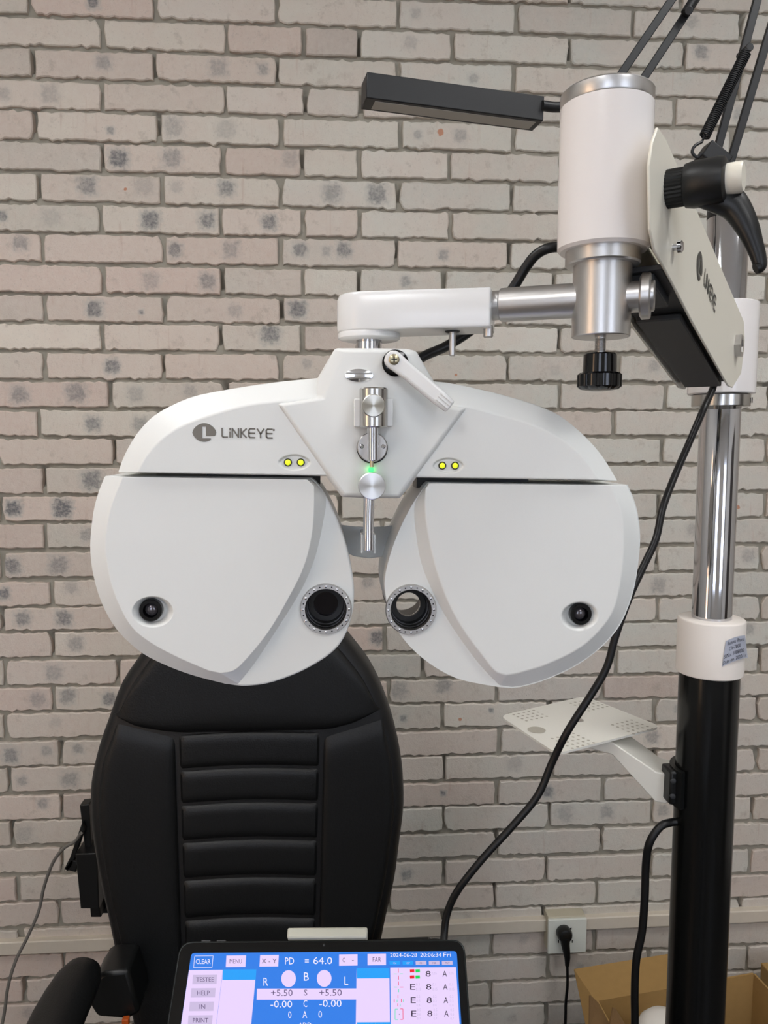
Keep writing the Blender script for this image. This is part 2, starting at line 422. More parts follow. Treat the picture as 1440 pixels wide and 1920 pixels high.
me.from_pydata([p for r_ in grid for p in r_], [], [(j*(NX+1)+i, j*(NX+1)+i+1, (j+1)*(NX+1)+i+1, (j+1)*(NX+1)+i) for j in range(NZ) for i in range(NX)])
for p in me.polygons: p.use_smooth = True
me.materials.append(MATS['lime_mortar'])
wall_back = bpy.data.objects.new('wall_back', me); C.objects.link(wall_back); tag(wall_back, kind='structure')
INV[wall_back.name] = Matrix.Identity(4)
b = new(); box(b, ((X0+X1)/2, YW+.09, ZT/2), (X1-X0+.2, .1, ZT)); o = link('backing', b, 'plaster', wall_back, smooth=False)
rest = new(); shown = []
for k, a, c, X, z, h in bricks:
    p1 = topx(Vector((a, YW, z))); p2 = topx(Vector((c, YW, z)))
    vis = min(p2[0], 1440)-max(p1[0], 0) if -25 < p1[1] < 1945 else 0
    shown.append((vis, k, a, c, X, z, h))
shown.sort(key=lambda s: -s[0])
nshown = 0
for idx, (vis, k, a, c, X, z, h) in enumerate(shown):
    rr = random.Random(int(k*1000+X*400))
    if vis < 6 or nshown >= 300:
        brick_mesh(rest, c-a, h, rr, Vector((X, YW, z))); continue
    nshown += 1
    bm = new(); brick_mesh(bm, c-a, h, rr)
    bmesh.ops.recalc_face_normals(bm, faces=bm.faces)
    me = bpy.data.meshes.new('brick'); bm.to_mesh(me); bm.free(); me.materials.append(BRICK)
    o = bpy.data.objects.new('brick', me); C.objects.link(o); o.location = (X, YW+rr.gauss(0,.0007), z); child(o, wall_back)
    o['tint'] = tint(X, z, rr)
    ms = []
    for px, py, s, kk in MARKS:
        p = at(px, py, YW)
        if abs(p.x-X) < (c-a)/2 and abs(p.z-z) < h/2+.006: ms.append((p.x-X, p.z-z, s*.5*.00121, kk))
    if not ms and rr.random() < .18 and vis > 100: ms.append((rr.uniform(-.08,.08), rr.uniform(-.01,.01), rr.uniform(.01,.02), rr.uniform(.2,.5)))
    ms = (ms+[(9., 9., .001, 0.)]*3)[:3]
    for i in range(3): o['mark%d' % i] = ms[i][:3]
    o['marks'] = [q[3] for q in ms]
    o['rust'] = (9., 9., .001)
    for px, py, s in RUST:
        p = at(px, py, YW)
        if s and abs(p.x-X) < (c-a)/2 and abs(p.z-z) < h/2+.004: o['rust'] = (p.x-X, p.z-z, s*.00121)
o = link('brickwork', rest, BRICK, wall_back, smooth=False); tag(o, 'painted bricks beyond the picture', kind='stuff')
o['tint'] = lin((196,186,173)); o['marks'] = (0., 0., 0.); o['rust'] = (9., 9., .001)
for i in range(3): o['mark%d' % i] = (9., 9., .001)

# cable trunking and wall socket
zt = at(20, 1771, YW).z; zr = at(1420, 1711, YW).z
sx0, sx1 = at(1027, 1750, YW-.03).x, at(1097, 1750, YW-.03).x
def trunk(name, xa, xb):
    b = new(); za, zb_ = zt+(zr-zt)*(xa-at(20,1771,YW).x)/1.70, zt+(zr-zt)*(xb-at(20,1771,YW).x)/1.70
    prof = [(0,-.0165),(-.018,-.0165),(-.020,-.0145),(-.020,.0135),(-.018,.0155),(0,.0155)]
    loft(b, [[Vector((X, YW+.004+y, z+dz)) for y, dz in prof] for X, z in ((xa, za), (xb, zb_))])
    o = link(name, b, 'trunk', bevel=.001); tag(o, kind='structure'); return o
trunk('trim_1', X0, sx0+.002); trunk('trim_2', sx1-.002, X1)
zc = at(1060, 1752, YW-.03).z
sk = thing('wall_socket', ((sx0+sx1)/2, YW-.02, zc), 'white surface mounted mains socket on the trunking', 'socket')
b = new(); box(b, ((sx0+sx1)/2, YW-.013, zc+.002), (sx1-sx0, .036, .088)); link('back_box', b, 'socket_dirty', sk, bevel=.002)
b = new(); box(b, ((sx0+sx1)/2, YW-.034, zc), (sx1-sx0+.002, .008, .086)); fp = link('face_plate', b, 'socket', sk, bevel=.002, seg=3)
for i, (px, py) in enumerate(((1053,1741),(1069,1741),(1047,1765),(1073,1765),(1060,1752))):
    b = new(); p = at(px, py, YW-.0383)
    if i < 2: loft(b, [[p+Vector((x*(1 if i else -1), 0, z)) for x, z in ((-.003,0),(.003,.0025),(.003,-.0025))], [p+Vector((x*(1 if i else -1), -.0006, z)) for x, z in ((-.003,0),(.003,.0025),(.003,-.0025))]])
    else: box(b, p, (.002,.0012,.007))
    link('socket_hole', b, 'black_gloss', fp, smooth=False)
pl = thing('power_plug', at(1060, 1760, YW-.045), 'black plug with hanging cord pushed into the white wall socket', 'plug')
p = at(1061, 1757, YW-.06); b = new(); lathe(b, (p.x, YW-.038, p.z), (0,-1,0), [(0,.0165),(.002,.018),(.016,.018),(.022,.0155),(.024,.011)], 28); link('plug_body', b, 'black_plastic', pl)
q = at(1064, 1795, YW-.055); b = new(); tube(b, [(p.x, YW-.052, p.z-.006), (p.x+.001, YW-.054, p.z-.022), (q.x, YW-.054, q.z), (q.x, YW-.054, q.z-.022)], [.013,.0105,.0075,.005]); link('strain_relief', b, 'black_plastic', pl)
b = new(); tube(b, catmull([(q.x, YW-.054, q.z-.015), (q.x+.002, YW-.054, q.z-.07), (q.x-.001, YW-.055, q.z-.14), (q.x+.01, YW-.06, .006), (q.x+.12, YW-.07, .006)], 6), .0034); link('cord', b, 'rubber', pl)

# ------------------------------------------------------------------ phoropter
YC, YPN, YBK = .592, .580, .668             # crescent face, raised panel face, back
ph = thing('phoropter', at(696, 1290, .62), 'white automatic phoropter with two round lens housings hanging in front of the chair', 'phoropter')
def seg3(top, right, left, Y, n=(16, 60, 60)):
    A = resample(pxl(top, Y), n[0]); R = resample(catmull(pxl(right, Y), 8), n[1]); L = resample(catmull(pxl(left, Y), 8), n[2])
    return A + R + L
def circle_cutter(c, r, y0, y1, n=48, r2=None):
    b = new(); lathe(b, (c.x, y0, c.z), (0,1,0), [(0, r), (y1-y0, r2 or r)], n); return link('cutter', b, 'plastic', smooth=False)
def housing(top_b, curve_b, top_p, right_p, left_p, top_f, right_f, left_f, lens, dish, win, dark):
    t_out = catmull(pxl(curve_b, YC), 6)
    loop = resample(pxl(top_b, YC), 12)[:-1] + resample(t_out, 110)
    b = new(); loft(b, [[Vector((p.x, YBK, p.z)) for p in loop], [Vector((p.x, YBK-.01, p.z)) for p in loop], loop])
    lc = at(*lens, YC); c1 = circle_cutter(lc, .0175, YC-.01, YBK+.01)
    body = link('lens_housing', b, 'plastic'); boolean(body, [c1]); child(body, ph)
    body['label'] = 'rounded white housing around the lenses'
    bv = body.modifiers.new('bevel', 'BEVEL'); bv.width = .0016; bv.segments = 3; bv.limit_method = 'ANGLE'; bv.angle_limit = math.radians(50)
    foot = seg3(top_f, right_f, left_f, YC+.0005); mid = seg3(top_p, right_p, left_p, YPN)
    b = new(); loft(b, [foot, mid])
    pn = link('front_panel', b, 'plastic')
    dc = at(*dish, YPN); cb = new(); rx, rz = win
    E = lambda kx, kz, y, ox=0: [Vector((dc.x+ox+rx*kx*math.cos(a), y, dc.z+rz*kz*math.sin(a))) for a in [2*math.pi*i/40 for i in range(40)]]
    dxo = at(*DISH_RING[dark], YPN).x-dc.x
    loft(cb, [E(1.06,1.08,YPN-.002), E(1,1,YPN), E(.90,.90,YPN+.002), E(.62,.78,YPN+.007,dxo*.8), E(.55,.70,YPN+.0072,dxo*.8)])
    cut = link('cutter', cb, 'plastic', smooth=False); boolean(pn, [cut]); child(pn, body)
    bv = pn.modifiers.new('bevel', 'BEVEL'); bv.width = .0022; bv.segments = 4; bv.limit_method = 'ANGLE'; bv.angle_limit = math.radians(22)
    # small window: black ring and lens
    rc = at(*DISH_RING[dark], YPN+.004)
    b = new(); lathe(b, (rc.x, YPN+.0075, rc.z), (0,-1,0), [(0,.0086),(.0055,.0086),(.0062,.0080),(.0062,.0056),(.0015,.0052)], 40, True, False); wr = link('window_ring', b, 'black_gloss', body)
    b = new(); lathe(b, (rc.x, YPN+.0068, rc.z), (0,-1,0), [(0,.0054),(.001,.0052),(.0026,.004),(.0034,.002),(.0036,.0004)], 28); link('window_lens', b, 'winglass', body)
    # eyepiece
    b = new(); lathe(b, (lc.x, YC, lc.z), (0,-1,0), [(0,.0200),(.0026,.0200),(.0034,.0194),(.0034,.0162),(.0026,.0157),(-.004,.0157)], 64, False, False); rg = link('eyepiece_ring', b, 'satin', body); rg['label'] = 'silver eyepiece ring with rivets'
    b = new(); lathe(b, (lc.x, YC-.002, lc.z), (0,1,0), [(0,.0158),(.006,.0156),(.0062,.0150),(.012,.0150),(.0122,.0142),(.019,.0138),(.0192,.0098),(.026,.0098),(.0262,.0165),(YBK-YC+.001,.0172)], 48, False, False); link('eyepiece_tube', b, 'inner_black', body)
    b = new(); lathe(b, (lc.x, YC+.0205, lc.z), (0,1,0), [(0,.0098),(.0012,.0098)], 40); link('eyepiece_lens', b, 'darkglass' if dark else 'glass', body)
    b = new(); bd = new()
    for i in range(24):
        a = 2*math.pi*i/24; r = .0179; p = (lc.x+r*math.cos(a), YC-.0033, lc.z+r*math.sin(a))
        if i % 2 == 0: lathe(b, p, (0,-1,0), [(0,.00115),(.0005,.0010),(.0008,.0005)], 10)
        else: lathe(bd, p, (0,-1,0), [(0,.0006),(.0002,.0006)], 8)
    tag(link('rivets', b, 'chrome', body), kind='stuff'); tag(link('pin_holes', bd, 'inner_black', body), kind='stuff')
    return body
DISH_RING = {True: (283.5,1143.5), False: (1088,1151)}
housing([(196,892),(583,896)],
 [(583,896),(596,907),(614,934),(637,984),(653,1036),(662,1082),(664,1116),(661,1150),(646,1194),(620,1226),(570,1257),(517,1278),(475,1286),(436,1285),(364,1268),(303,1245),(257,1219),(215,1177),(188,1127),(173,1074),(168,1024),(173,967),(182,928),(196,892)],
 [(230,894),(576,899)], [(589,912),(589,944),(585,1001),(570,1062),(540,1123),(501,1188),(458,1240),(436,1258),(413,1262)], [(390,1257),(333,1232),(280,1203),(242,1169),(213,1108),(200,1051),(198,1012),(207,955),(229,897)],
 [(197,893),(583,897)], [(592,905),(612,934),(606,982),(593,1039),(574,1089),(551,1131),(517,1184),(482,1238),(448,1283)], [(425,1283),(364,1267),(303,1244),(258,1218),(216,1176),(189,1126),(174,1073),(169,1024),(174,967),(183,928),(196.5,894)],
 (611,1141), (286,1147), (.0152,.0118), True)
housing([(804,904),(1177,909)],
 [(1177,909),(1193,950),(1200,997),(1199,1036),(1191,1094),(1177,1141),(1158,1179),(1127,1214),(1084,1246),(1033,1271),(987,1286),(955,1290),(909,1284),(854,1271),(804,1243),(762,1205),(736,1164),(723,1117),(722,1082),(732,1039),(749,993),(773,946),(796,912),(804,904)],
 [(1146,909),(804,906)], [(798,916),(797,950),(802,997),(816,1059),(839,1125),(870,1183),(905,1230),(928,1258),(950,1266)], [(973,1262),(1029,1244),(1088,1214),(1130,1175),(1154,1133),(1167,1067),(1170,1008),(1166,962),(1147,912)],
 [(1176,909),(803,905)], [(793,917),(776,950),(780,1008),(790,1059),(810,1109),(835,1156),(866,1203),(901,1249),(936,1286)], [(960,1289),(987,1285),(1033,1270),(1084,1245),(1127,1213),(1157,1178),(1176,1140),(1190,1094),(1198,1036),(1199,997),(1192,950),(1176.5,911)],
 (770,1142), (1087,1155), (.0146,.0113), False)
# brow
YO, YI = .590, .576
b = new()
otop = [(221,886),(232,856),(253,818),(284,783),(322,760),(364,743),(417,732),(478,722),(532,715),(593,709),(700,706),(814,715),(847,719),(909,732),(963,746),(1010,761),(1049,779),(1084,806),(1115,837),(1138,868),(1158,902)]
itop = [(257,886),(276,852),(310,818),(349,795),(410,774),(463,760),(517,753),(593,745),(700,742),(831,757),(878,763),(932,777),(983,791),(1029,810),(1072,837),(1099,864),(1123,900)]
def three(P, Y, i, j):
    a, c, d = catmull(pxl(P[:i+1], Y), 6), catmull(pxl(P[i:j+1], Y), 6), catmull(pxl(P[j:], Y), 6)
    return resample(a, 56)[:-1]+resample(c, 16)[:-1]+resample(d, 56)
o1 = three(otop, YO, 9, 11); i1 = three(itop, YI, 7, 9)
ob = resample([o1[-1], o1[0]], 30)[1:-1]; ib = resample([i1[-1], i1[0]], 30)[1:-1]
lo, li = o1+ob, i1+ib
loft(b, [[Vector((p.x, .655, p.z)) for p in lo], lo, li])
brow = link('brow_cover', b, 'plastic')
cuts = []
LIGHTS = [((552,867),((540,867),(564,867))), ((841,873),((829,873),(853,873)))]
for (cx, cy), _ in LIGHTS:
    p = at(cx, cy, YI); cb = new()
    E = lambda k, y: [Vector((p.x+.0117*k*math.cos(a), y, p.z+.0056*k*math.sin(a)*(1-.18*abs(math.cos(a))**2))) for a in [2*math.pi*i/36 for i in range(36)]]
    loft(cb, [E(1.02,YI-.002), E(1,YI-.0001), E(.93,YI+.0018)]); cuts.append(link('cutter', cb, 'plastic', smooth=False))
boolean(brow, cuts); child(brow, ph)
bv = brow.modifiers.new('bevel', 'BEVEL'); bv.width = .0014; bv.segments = 3; bv.limit_method = 'ANGLE'; bv.angle_limit = math.radians(25)
for _, leds in LIGHTS:
    for x, y in leds:
        p = at(x, y, YI+.0018); b = new(); lathe(b, p, (0,-1,0), [(0,.0030),(.0010,.0030),(.0013,.0027),(.0013,.0021)], 20, False, False); rg = link('indicator_light', b, 'led_ring', brow)
        b = new(); lathe(b, p, (0,-1,0), [(0,.0021),(.0012,.0021),(.0018,.0015),(.0020,.0005)], 18); link('indicator_bulb', b, 'led_yellow', brow)
# bridge
BO = [(518,757),(593,744),(595,709),(628,653),(700,653),(765,654),(781,658),(814,715),(831,756),(878,764),(778,899),(750,934),(700,934),(641,932),(614,896)]
BI = [(527,759),(609,747),(613,735),(649,657),(700,657),(754,658),(768,664),(800,722),(824,761),(867,768),(773,895),(747,930),(700,930),(645,928),(619,892)]
b = new(); fo = pxl(BO, .5775); loft(b, [[Vector((p.x, .650, p.z)) for p in fo], fo, pxl(BI, .5725)])
bridge = link('bridge_cover', b, 'plastic', bevel=.0016, seg=3)
child(bridge, ph); YR = .5725
for (xa, xb, y) in ((384,600,895),(784,997,902)):
    b = new(); a, c = at(xa, y, .60), at(xb, y, .60); box(b, ((a.x+c.x)/2, .625, a.z), (c.x-a.x, .03, .012)); link('slide_rail', b, 'inner_black', ph, smooth=False)
# mirror window
p = at(673, 704, YR); b = new()
E = lambda k, y, kz=1: [Vector((p.x+.0094*k*math.cos(a), y, p.z+.0044*k*math.sin(a))) for a in [2*math.pi*i/40 for i in range(40)]]
loft(b, [E(1.16,YR+.001), E(1.14,YR-.0008), E(1.07,YR-.0009)], False, False); link('window_trim', b, 'plastic_gloss', bridge)
b = new(); loft(b, [E(1.1,YR+.001), E(1.08,YR-.0010), E(.6,YR-.0019), E(.2,YR-.0022)]); link('level_window', b, 'mirror', bridge)
# lever
p0 = at(738, 675, .560); p1 = at(843, 763, .556)
pc = at(741, 681, YR); b = new(); lathe(b, pc, (0,-1,0), [(0,.0098),(.0015,.0098),(.0018,.0094)], 36); link('lever_recess', b, 'black_gloss', ph)
dv = (p1-p0); L = dv.length; dv.normalize(); nv = Vector((0,-1,0)); sv = dv.cross(nv).normalized()
b = new(); loops = []
for t, wd, dy in ((-.0064,.0018,0),(-.0052,.0044,0),(-.003,.0060,0),(0,.0066,0),(.006,.0062,0),(.014,.0056,-.001),(L*.55,.0058,-.002),(L*.8,.0057,-.0025),(L*.97,.0050,-.0025),(L,.0046,-.0023)):
    c = p0+dv*t+Vector((0,dy,0)); loops.append([c+sv*wd*sx+nv*hh for sx, hh in ((-1,-.003),(-1,.002),(-.75,.0034),(.75,.0034),(1,.002),(1,-.003))])
loft(b, loops); lev = link('clamp_lever', b, 'plastic_gloss', ph, bevel=.0008)
for i in (-1,0,1):
    b = new(); box(b, p0+dv*(L*.88)+sv*i*.0026+nv*.006, (.011,.0013,.0016), Matrix((dv, sv, nv)).transposed()); link('grip_ridge', b, 'plastic_gloss', lev, bevel=.0004)
b = new(); lathe(b, (p0.x, .571, p0.z), (0,-1,0), [(0,.0052),(.007,.0052)], 24); link('lever_stem', b, 'plastic_gloss', lev)
b = new(); s0 = p0+nv*.0032; lathe(b, s0, nv, [(0,.0039),(.0012,.0038),(.0018,.003)], 24); sc = link('lever_screw', b, 'brass', lev)
b = new(); box(b, s0+nv*.0018, (.0042,.0006,.0009)); box(b, s0+nv*.00181, (.0009,.0006,.0042)); link('screw_cross', b, 'inner_black', lev, smooth=False)
# forehead rest screw assembly
def cyl(name, a, c, r, m, parent, n=32, ch=.0006):
    a, c = Vector(a), Vector(c); l = (c-a).length; b = new(); lathe(b, a, c-a, [(0,r-ch),(ch,r),(l-ch,r),(l,r-ch)], n); return link(name, b, m, parent)
def face_disc(name, x, y, Y, th, r, m, parent): p = at(x, y, Y); return cyl(name, (p.x, Y+th, p.z), (p.x, Y, p.z), r, m, parent, 48)
for x in (669.5, 730.5):
    b = new(); a = at(x, 774, .562); box(b, (a.x, .565, a.z), (.0044,.012,.0200)); link('guide_block', b, 'plastic_gloss', ph, bevel=.0006)
a, c = at(701, 727, .558), at(701, 802, .558); hb = cyl('guide_sleeve', (a.x,.560,a.z), (a.x,.560,c.z), .0103, 'brushed', ph, 48, .001)
face_disc('guide_knob', 700.5, 760.5, .5435, .007, .0081, 'knob_metal', ph)
a, c = at(699.5, 795, .552), at(699, 864, .552); cyl('guide_rod', (a.x,.555,a.z), (a.x,.555,c.z), .0040, 'chrome', ph)
fl = face_disc('mounting_disc', 698, 838.5, .566, .006, .0110, 'satin', ph)
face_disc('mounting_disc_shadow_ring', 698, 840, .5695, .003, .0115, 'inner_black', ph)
for x in (678.5, 719): face_disc('disc_screw', x, 837, .5655, .001, .0016, 'chrome', fl)
a = at(696, 873, .567); cyl('rod_tip', (a.x,.560,a.z+.006), (a.x,.560,a.z-.001), .0014, 'brass', ph, 12, .0002)
p = at(696, 881, .569); b = new(); lathe(b, (p.x,.572,p.z), (0,-1,0), [(0,.0021),(.002,.0021),(.003,.0015),(.0034,.0005)], 18); o = link('status_light', b, 'led_green', ph); o['label'] = 'glowing green indicator'
face_disc('adjust_knob', 697.7, 911.5, .556, .010, .0100, 'knob_satin', ph)
a, c = at(692, 930, .572), at(690.5, 1033, .572); cyl('rest_rod', (a.x,.575,a.z), (c.x,.575,c.z), .0040, 'chrome', ph)
b = new(); a = at(690, 1018, .580); 
for dx in (-.0048,.0048): box(b, (a.x+dx, .582, a.z), (.0012,.014,.014))
box(b, (a.x, .5885, a.z), (.0108,.0012,.014)); link('rest_clip', b, 'visor', ph, smooth=False)
b = new(); vo = []
for Y, k in ((.645,0),(.648,1)):
    up = [(638,984),(665,987),(692,988),(720,987),(745,983)]; dn = [(748,1030),(722,1043),(692,1047),(664,1043),(636,1030)]
    vo.append(pxl(up+dn, Y))
loft(b, vo); link('forehead_rest', b, 'visor', ph, bevel=.0006)
b = new(); box(b, (a.x, .617, a.z), (.006,.058,.006)); link('rest_bracket', b, 'visor', ph, smooth=False)
# LINKEYE logo (stroke letters)
GL = {'L':[[(0,1),(0,.12),(.12,0),(.62,0)]],'I':[[(0,0),(0,.62)],[(0,.8),(0,1)]],'N':[[(0,0),(0,1),(.7,0),(.7,1)]],'K':[[(0,0),(0,1)],[(.62,1),(.12,.52),(.62,0)]],
 'E':[[(.68,1),(.14,1),(0,.86),(0,.14),(.14,0),(.68,0)],[(0,.5),(.66,.5)]],'Y':[[(0,1),(.38,.46),(.76,1)],[(.38,.46),(.38,0)]]}
GWD = {'L':.62,'I':0,'N':.7,'K':.64,'E':.68,'Y':.76}
def strokes(bm, lines, fn, wd):
    for ln in lines:
        for (ax, ay), (bx_, by) in zip(ln, ln[1:]):
            dx, dy = bx_-ax, by-ay; l = math.hypot(dx, dy); ux, uy = dx/l*wd/2, dy/l*wd/2
            q = [(ax-ux*.6-uy, ay-uy*.6+ux), (bx_+ux*.6-uy, by+uy*.6+ux), (bx_+ux*.6+uy, by+uy*.6-ux), (ax-ux*.6+uy, ay-uy*.6-ux)]
            poly(bm, [fn(x, y) for x, y in q])
def logo(bm, fn, h, x0, gap=.42, wd=.17):
    x = x0
    for ch in 'LINKEYE':
        strokes(bm, [[(x+a*h, c*h) for a, c in ln] for ln in GL[ch]], fn, wd*h); x += (GWD[ch]+gap)*h
    n = 10
    poly(bm, [fn(x-.1*h+.13*h*math.cos(6.283*i/n), .92*h+.13*h*math.sin(6.283*i/n)) for i in range(n)])
    return x
def eye_logo(bm, fn, cx, cy, rx, ry):
    """almond eye shape with an L-shaped hollow cut out of it, split into strips around the hollow"""
    def up(x): t = (x-cx)/rx; return cy+ry*(max(0, 1-abs(t)**1.9))**.62
    def lw(x): t = (x-cx)/rx; return cy-ry*(max(0, 1-abs(t)**1.9))**.62
    sx0_, sx1_, ex = cx-.17*rx, cx+.15*rx, cx+.55*rx
    N_ = 26
    xs2 = [cx-rx+2*rx*i/N_ for i in range(N_+1)]
    xs2 = sorted(set(xs2+[sx0_, sx1_, ex]))
    for a, c in zip(xs2, xs2[1:]):
        md = (a+c)/2
        def quad(y0a, y0c, y1a, y1c):
            if y1a-y0a > 1e-9 or y1c-y0c > 1e-9: poly(bm, [fn(a, y0a), fn(c, y0c), fn(c, y1c), fn(a, y1a)])
        t0, t1 = cy-.62*ry, cy+.62*ry; f0 = cy-.38*ry
        if sx0_ < md < sx1_: quad(lw(a), lw(c), min(t0, up(a)), min(t0, up(c))); quad(t1, t1, up(a), up(c))
        elif sx1_ < md < ex: quad(lw(a), lw(c), t0, t0); quad(f0, f0, up(a), up(c))
        elif md > ex: quad(max(f0, lw(a)), max(f0, lw(c)), up(a), up(c)) if up(c) > f0 else None
        else: quad(lw(a), lw(c), up(a), up(c))
def fpx(x, y): return at(x, y, YI-.0004)
b = new(); eye_logo(b, lambda x, y: fpx(x, 811-(y)), 383, 0, 22.5, 17.5)
sl = .02
logo(b, lambda x, y: fpx(x, 819.5+(x-416)*sl-y), 16.5, 416.5, .27, .17)
o = link('brand_logo', b, 'logo', brow, smooth=False)

# ------------------------------------------------------------------ hanger arm above the phoropter
TH = math.radians(17); ad = Vector((math.cos(TH), -math.sin(TH), 0)); an = Vector((math.sin(TH), math.cos(TH), 0)); UZ = Vector((0,0,1))
piv = at(692, 640, .612); zb0 = at(700, 618, .588).z; ztop = at(700, 545, .588).z
ha = thing('hanger_arm', (piv.x, piv.y, zb0), 'white cranked hanger arm with silver cross tube, upright drum and black knob holding the phoropter', 'bracket arm')
Lr = 0.096; P0 = Vector((piv.x, piv.y, 0))
plan = [(-.025*math.sin(math.pi*i/24), .025*math.cos(math.pi*i/24)) for i in range(25)] + [(.03,-.0235),(Lr,-.019),(Lr,.019),(.03,.0235)]
def plan_loop(z, k=1.0): return [P0+ad*(x*k if x < 0 else x)+an*(y*k)+UZ*z for x, y in plan]
b = new(); loft(b, [plan_loop(zb0,.97), plan_loop(zb0+.003,1), plan_loop(ztop-.004,1), plan_loop(ztop,.93)]); link('arm_casting', b, 'plastic_gloss', ha, bevel=.001)
b = new(); lathe(b, P0+UZ*(zb0+.001), (0,0,-1), [(0,.0235),(.002,.0245),(.005,.0242),(.006,.0225)], 48); link('pivot_disc', b, 'plastic_gloss', ha)
zbr = at(690, 653, .60).z; cyl('pivot_tube', P0+UZ*(zb0+.002), P0+UZ*(zbr-.006), .0100, 'chrome', ha, 40)
for s, y, zz in ((.066,-.002,at(829,667,.59).z),):
    p = P0+ad*s+an*y; cyl('clamp_bolt', p+UZ*(zb0+.004), p+UZ*zz, .0024, 'satin', ha, 18); cyl('bolt_collar', p+UZ*(zb0-.001), p+UZ*(zb0+.002), .0058, 'inner_black', ha)
p = P0+ad*.0935+an*-.006; cyl('set_screw', p+UZ*(zb0+.003), p+UZ*(zb0-.006), .0036, 'satin', ha, 24); 
S = P0+ad*Lr+UZ*at(937,573,.583).z
post = at(1128, 560, .55); RP, RD = .0205, .0320; axis = Vector((post.x, post.y, 0))
td = Vector((post.x-S.x, post.y-S.y, 0)); tl = td.length; td.normalize(); zt_ = S.z
S0 = S-td*.006
cyl('tube_neck', S0, S0+td*.030, .0108, 'satin', ha, 40); cyl('cross_tube', S+td*.006, S+td*(tl-.012), .0124, 'satin', ha, 48, .001)
E1 = Vector((post.x, post.y, zt_)); cyl('cross_tube_end', E1, E1+td*.036, .0108, 'satin', ha, 40); 
b = new(); lathe(b, E1+td*.026, td, [(0,.0135),(.0015,.0160),(.0065,.0160),(.0075,.0150)], 48); link('end_flange', b, 'satin', ha)
def nz(y, r): return at(1133, y, post.y-r).z
b = new(); z0, z1 = nz(625, RP), nz(470, RP); lathe(b, axis+UZ*z0, UZ, [(0,RP-.0006),(.0006,RP),(z1-z0,RP)], 56); link('cross_post', b, 'satin', ha)
zf0, zf1 = nz(482, .026), nz(450, .026); b = new(); lathe(b, axis+UZ*zf0, UZ, [(0,RP),(.0,.0252),(.0012,.0262),(zf1-zf0+.004,.0262)], 56); link('post_collar', b, 'satin', ha)
zd0, zd1, zd2 = nz(450, RD), nz(164, RD), nz(133, RD)
b = new(); lathe(b, axis+UZ*zd0, UZ, [(0,.026),(0,RD-.002),(.002,RD),(zd1-zd0,RD)], 64); link('drum', b, 'enamel', ha)
b = new(); lathe(b, axis+UZ*(zd1+.0006), UZ, [(-.0006,RD-.002),(0,RD-.0005),(.001,RD),(zd2-zd1-.002,RD),(zd2-zd1-.0006,RD-.0014)], 64); link('drum_cap', b, 'satin', ha)
zk0, zk1, zk2 = at(1131,663,post.y).z, at(1131,698,post.y-.01).z, at(1131,728,post.y-.012).z
b = new(); n_ = 14; tube(b, [axis+UZ*(z0+.002), axis+UZ*zk0], .0036, 16)
for i in range(n_):
    zz = z0-.001-(z0-zk0-.002)*i/n_; lathe(b, axis+UZ*zz, -UZ, [(0,.0034),(.0004,.0041),(.0008,.0034)], 16)
link('knob_screw', b, 'satin', ha)
b = new(); lathe(b, axis+UZ*zk0, -UZ, [(0,.0105),(.001,.0116),(zk0-zk1,.0120)], 40); kn = link('knob_neck', b, 'black_gloss', ha)
b = new(); nn = 72
def star(z, k): return [axis+UZ*z+Vector((math.cos(a), math.sin(a), 0))*k*(.0158-.0012*max(0, math.cos(a*10))**3) for a in [2*math.pi*i/nn for i in range(nn)]]
loft(b, [star(zk1+.0005,.88), star(zk1-.001,1), star(zk2+.002,1), star(zk2,.85), star(zk2-.001,.4)]); link('knob_grip', b, 'black_gloss', ha)

# ------------------------------------------------------------------ instrument stand: column, swing arm, lever
YP = .95; pole = at(1345, 900, YP); PX = Vector((pole.x, pole.y, 0))
st = thing('instrument_stand', PX, 'upright instrument stand with black lower tube, chrome column and cream swing arm', 'stand')
zp = lambda y, r=0: at(1345, y, YP-r).z
cz0, cz1 = zp(1278, .041), zp(1172, .041)
b = new(); lathe(b, PX, UZ, [(.02,.0375),(cz0+.004,.0375)], 64); link('lower_tube', b, 'black_paint', st)
b = new(); lathe(b, PX+UZ*cz0, UZ, [(0,.0375),(0,.0405),(.0012,.0415),(cz1-cz0-.003,.0415),(cz1-cz0-.0008,.0405),(cz1-cz0,.039),(cz1-cz0,.0255)], 64); col = link('collar', b, 'warmwhite', st)
ztp = zp(402)
b = new(); lathe(b, PX+UZ*(cz1-.02), UZ, [(0,.0245),(ztp-cz1+.02-.002,.0245),(ztp-cz1+.02,.023)], 64); link('chrome_column', b, 'chrome', st)
b = new(); lathe(b, PX, UZ, [(0,.20),(.012,.20),(.02,.19),(.024,.06),(.03,.045),(.06,.042)], 64); link('base_plate', b, 'black_plastic', st)
zr0, zr1 = zp(760,.035), zp(737,.035)
b = new(); lathe(b, PX+UZ*zr0, UZ, [(0,.0246),(0,.0340),(.0008,.0348),(zr1-zr0-.0008,.0348),(zr1-zr0,.034),(zr1-zr0,.0246)], 56); cr_ = link('clamp_ring', b, 'brushed', st)
pcr = at(1400, 749, YP-.01); b = new(); lathe(b, Vector((PX.x+.031,PX.y-.017,zr0+(zr1-zr0)/2)), (.88,-.48,0), [(0,.0035),(.0012,.0035)], 20); link('clamp_screw_hole', b, 'inner_black', cr_)
zs0, zs1 = zp(737,.04), zp(572,.0)
b = new(); lathe(b, PX+UZ*(zr1+.0005), UZ, [(0,.0250),(0,.0390),(.0015,.0402),(zs1-zr1,.0402),(zs1-zr1+.001,.0390),(zs1-zr1+.001,.0246)], 64); link('arm_sleeve', b, 'enamel', st)
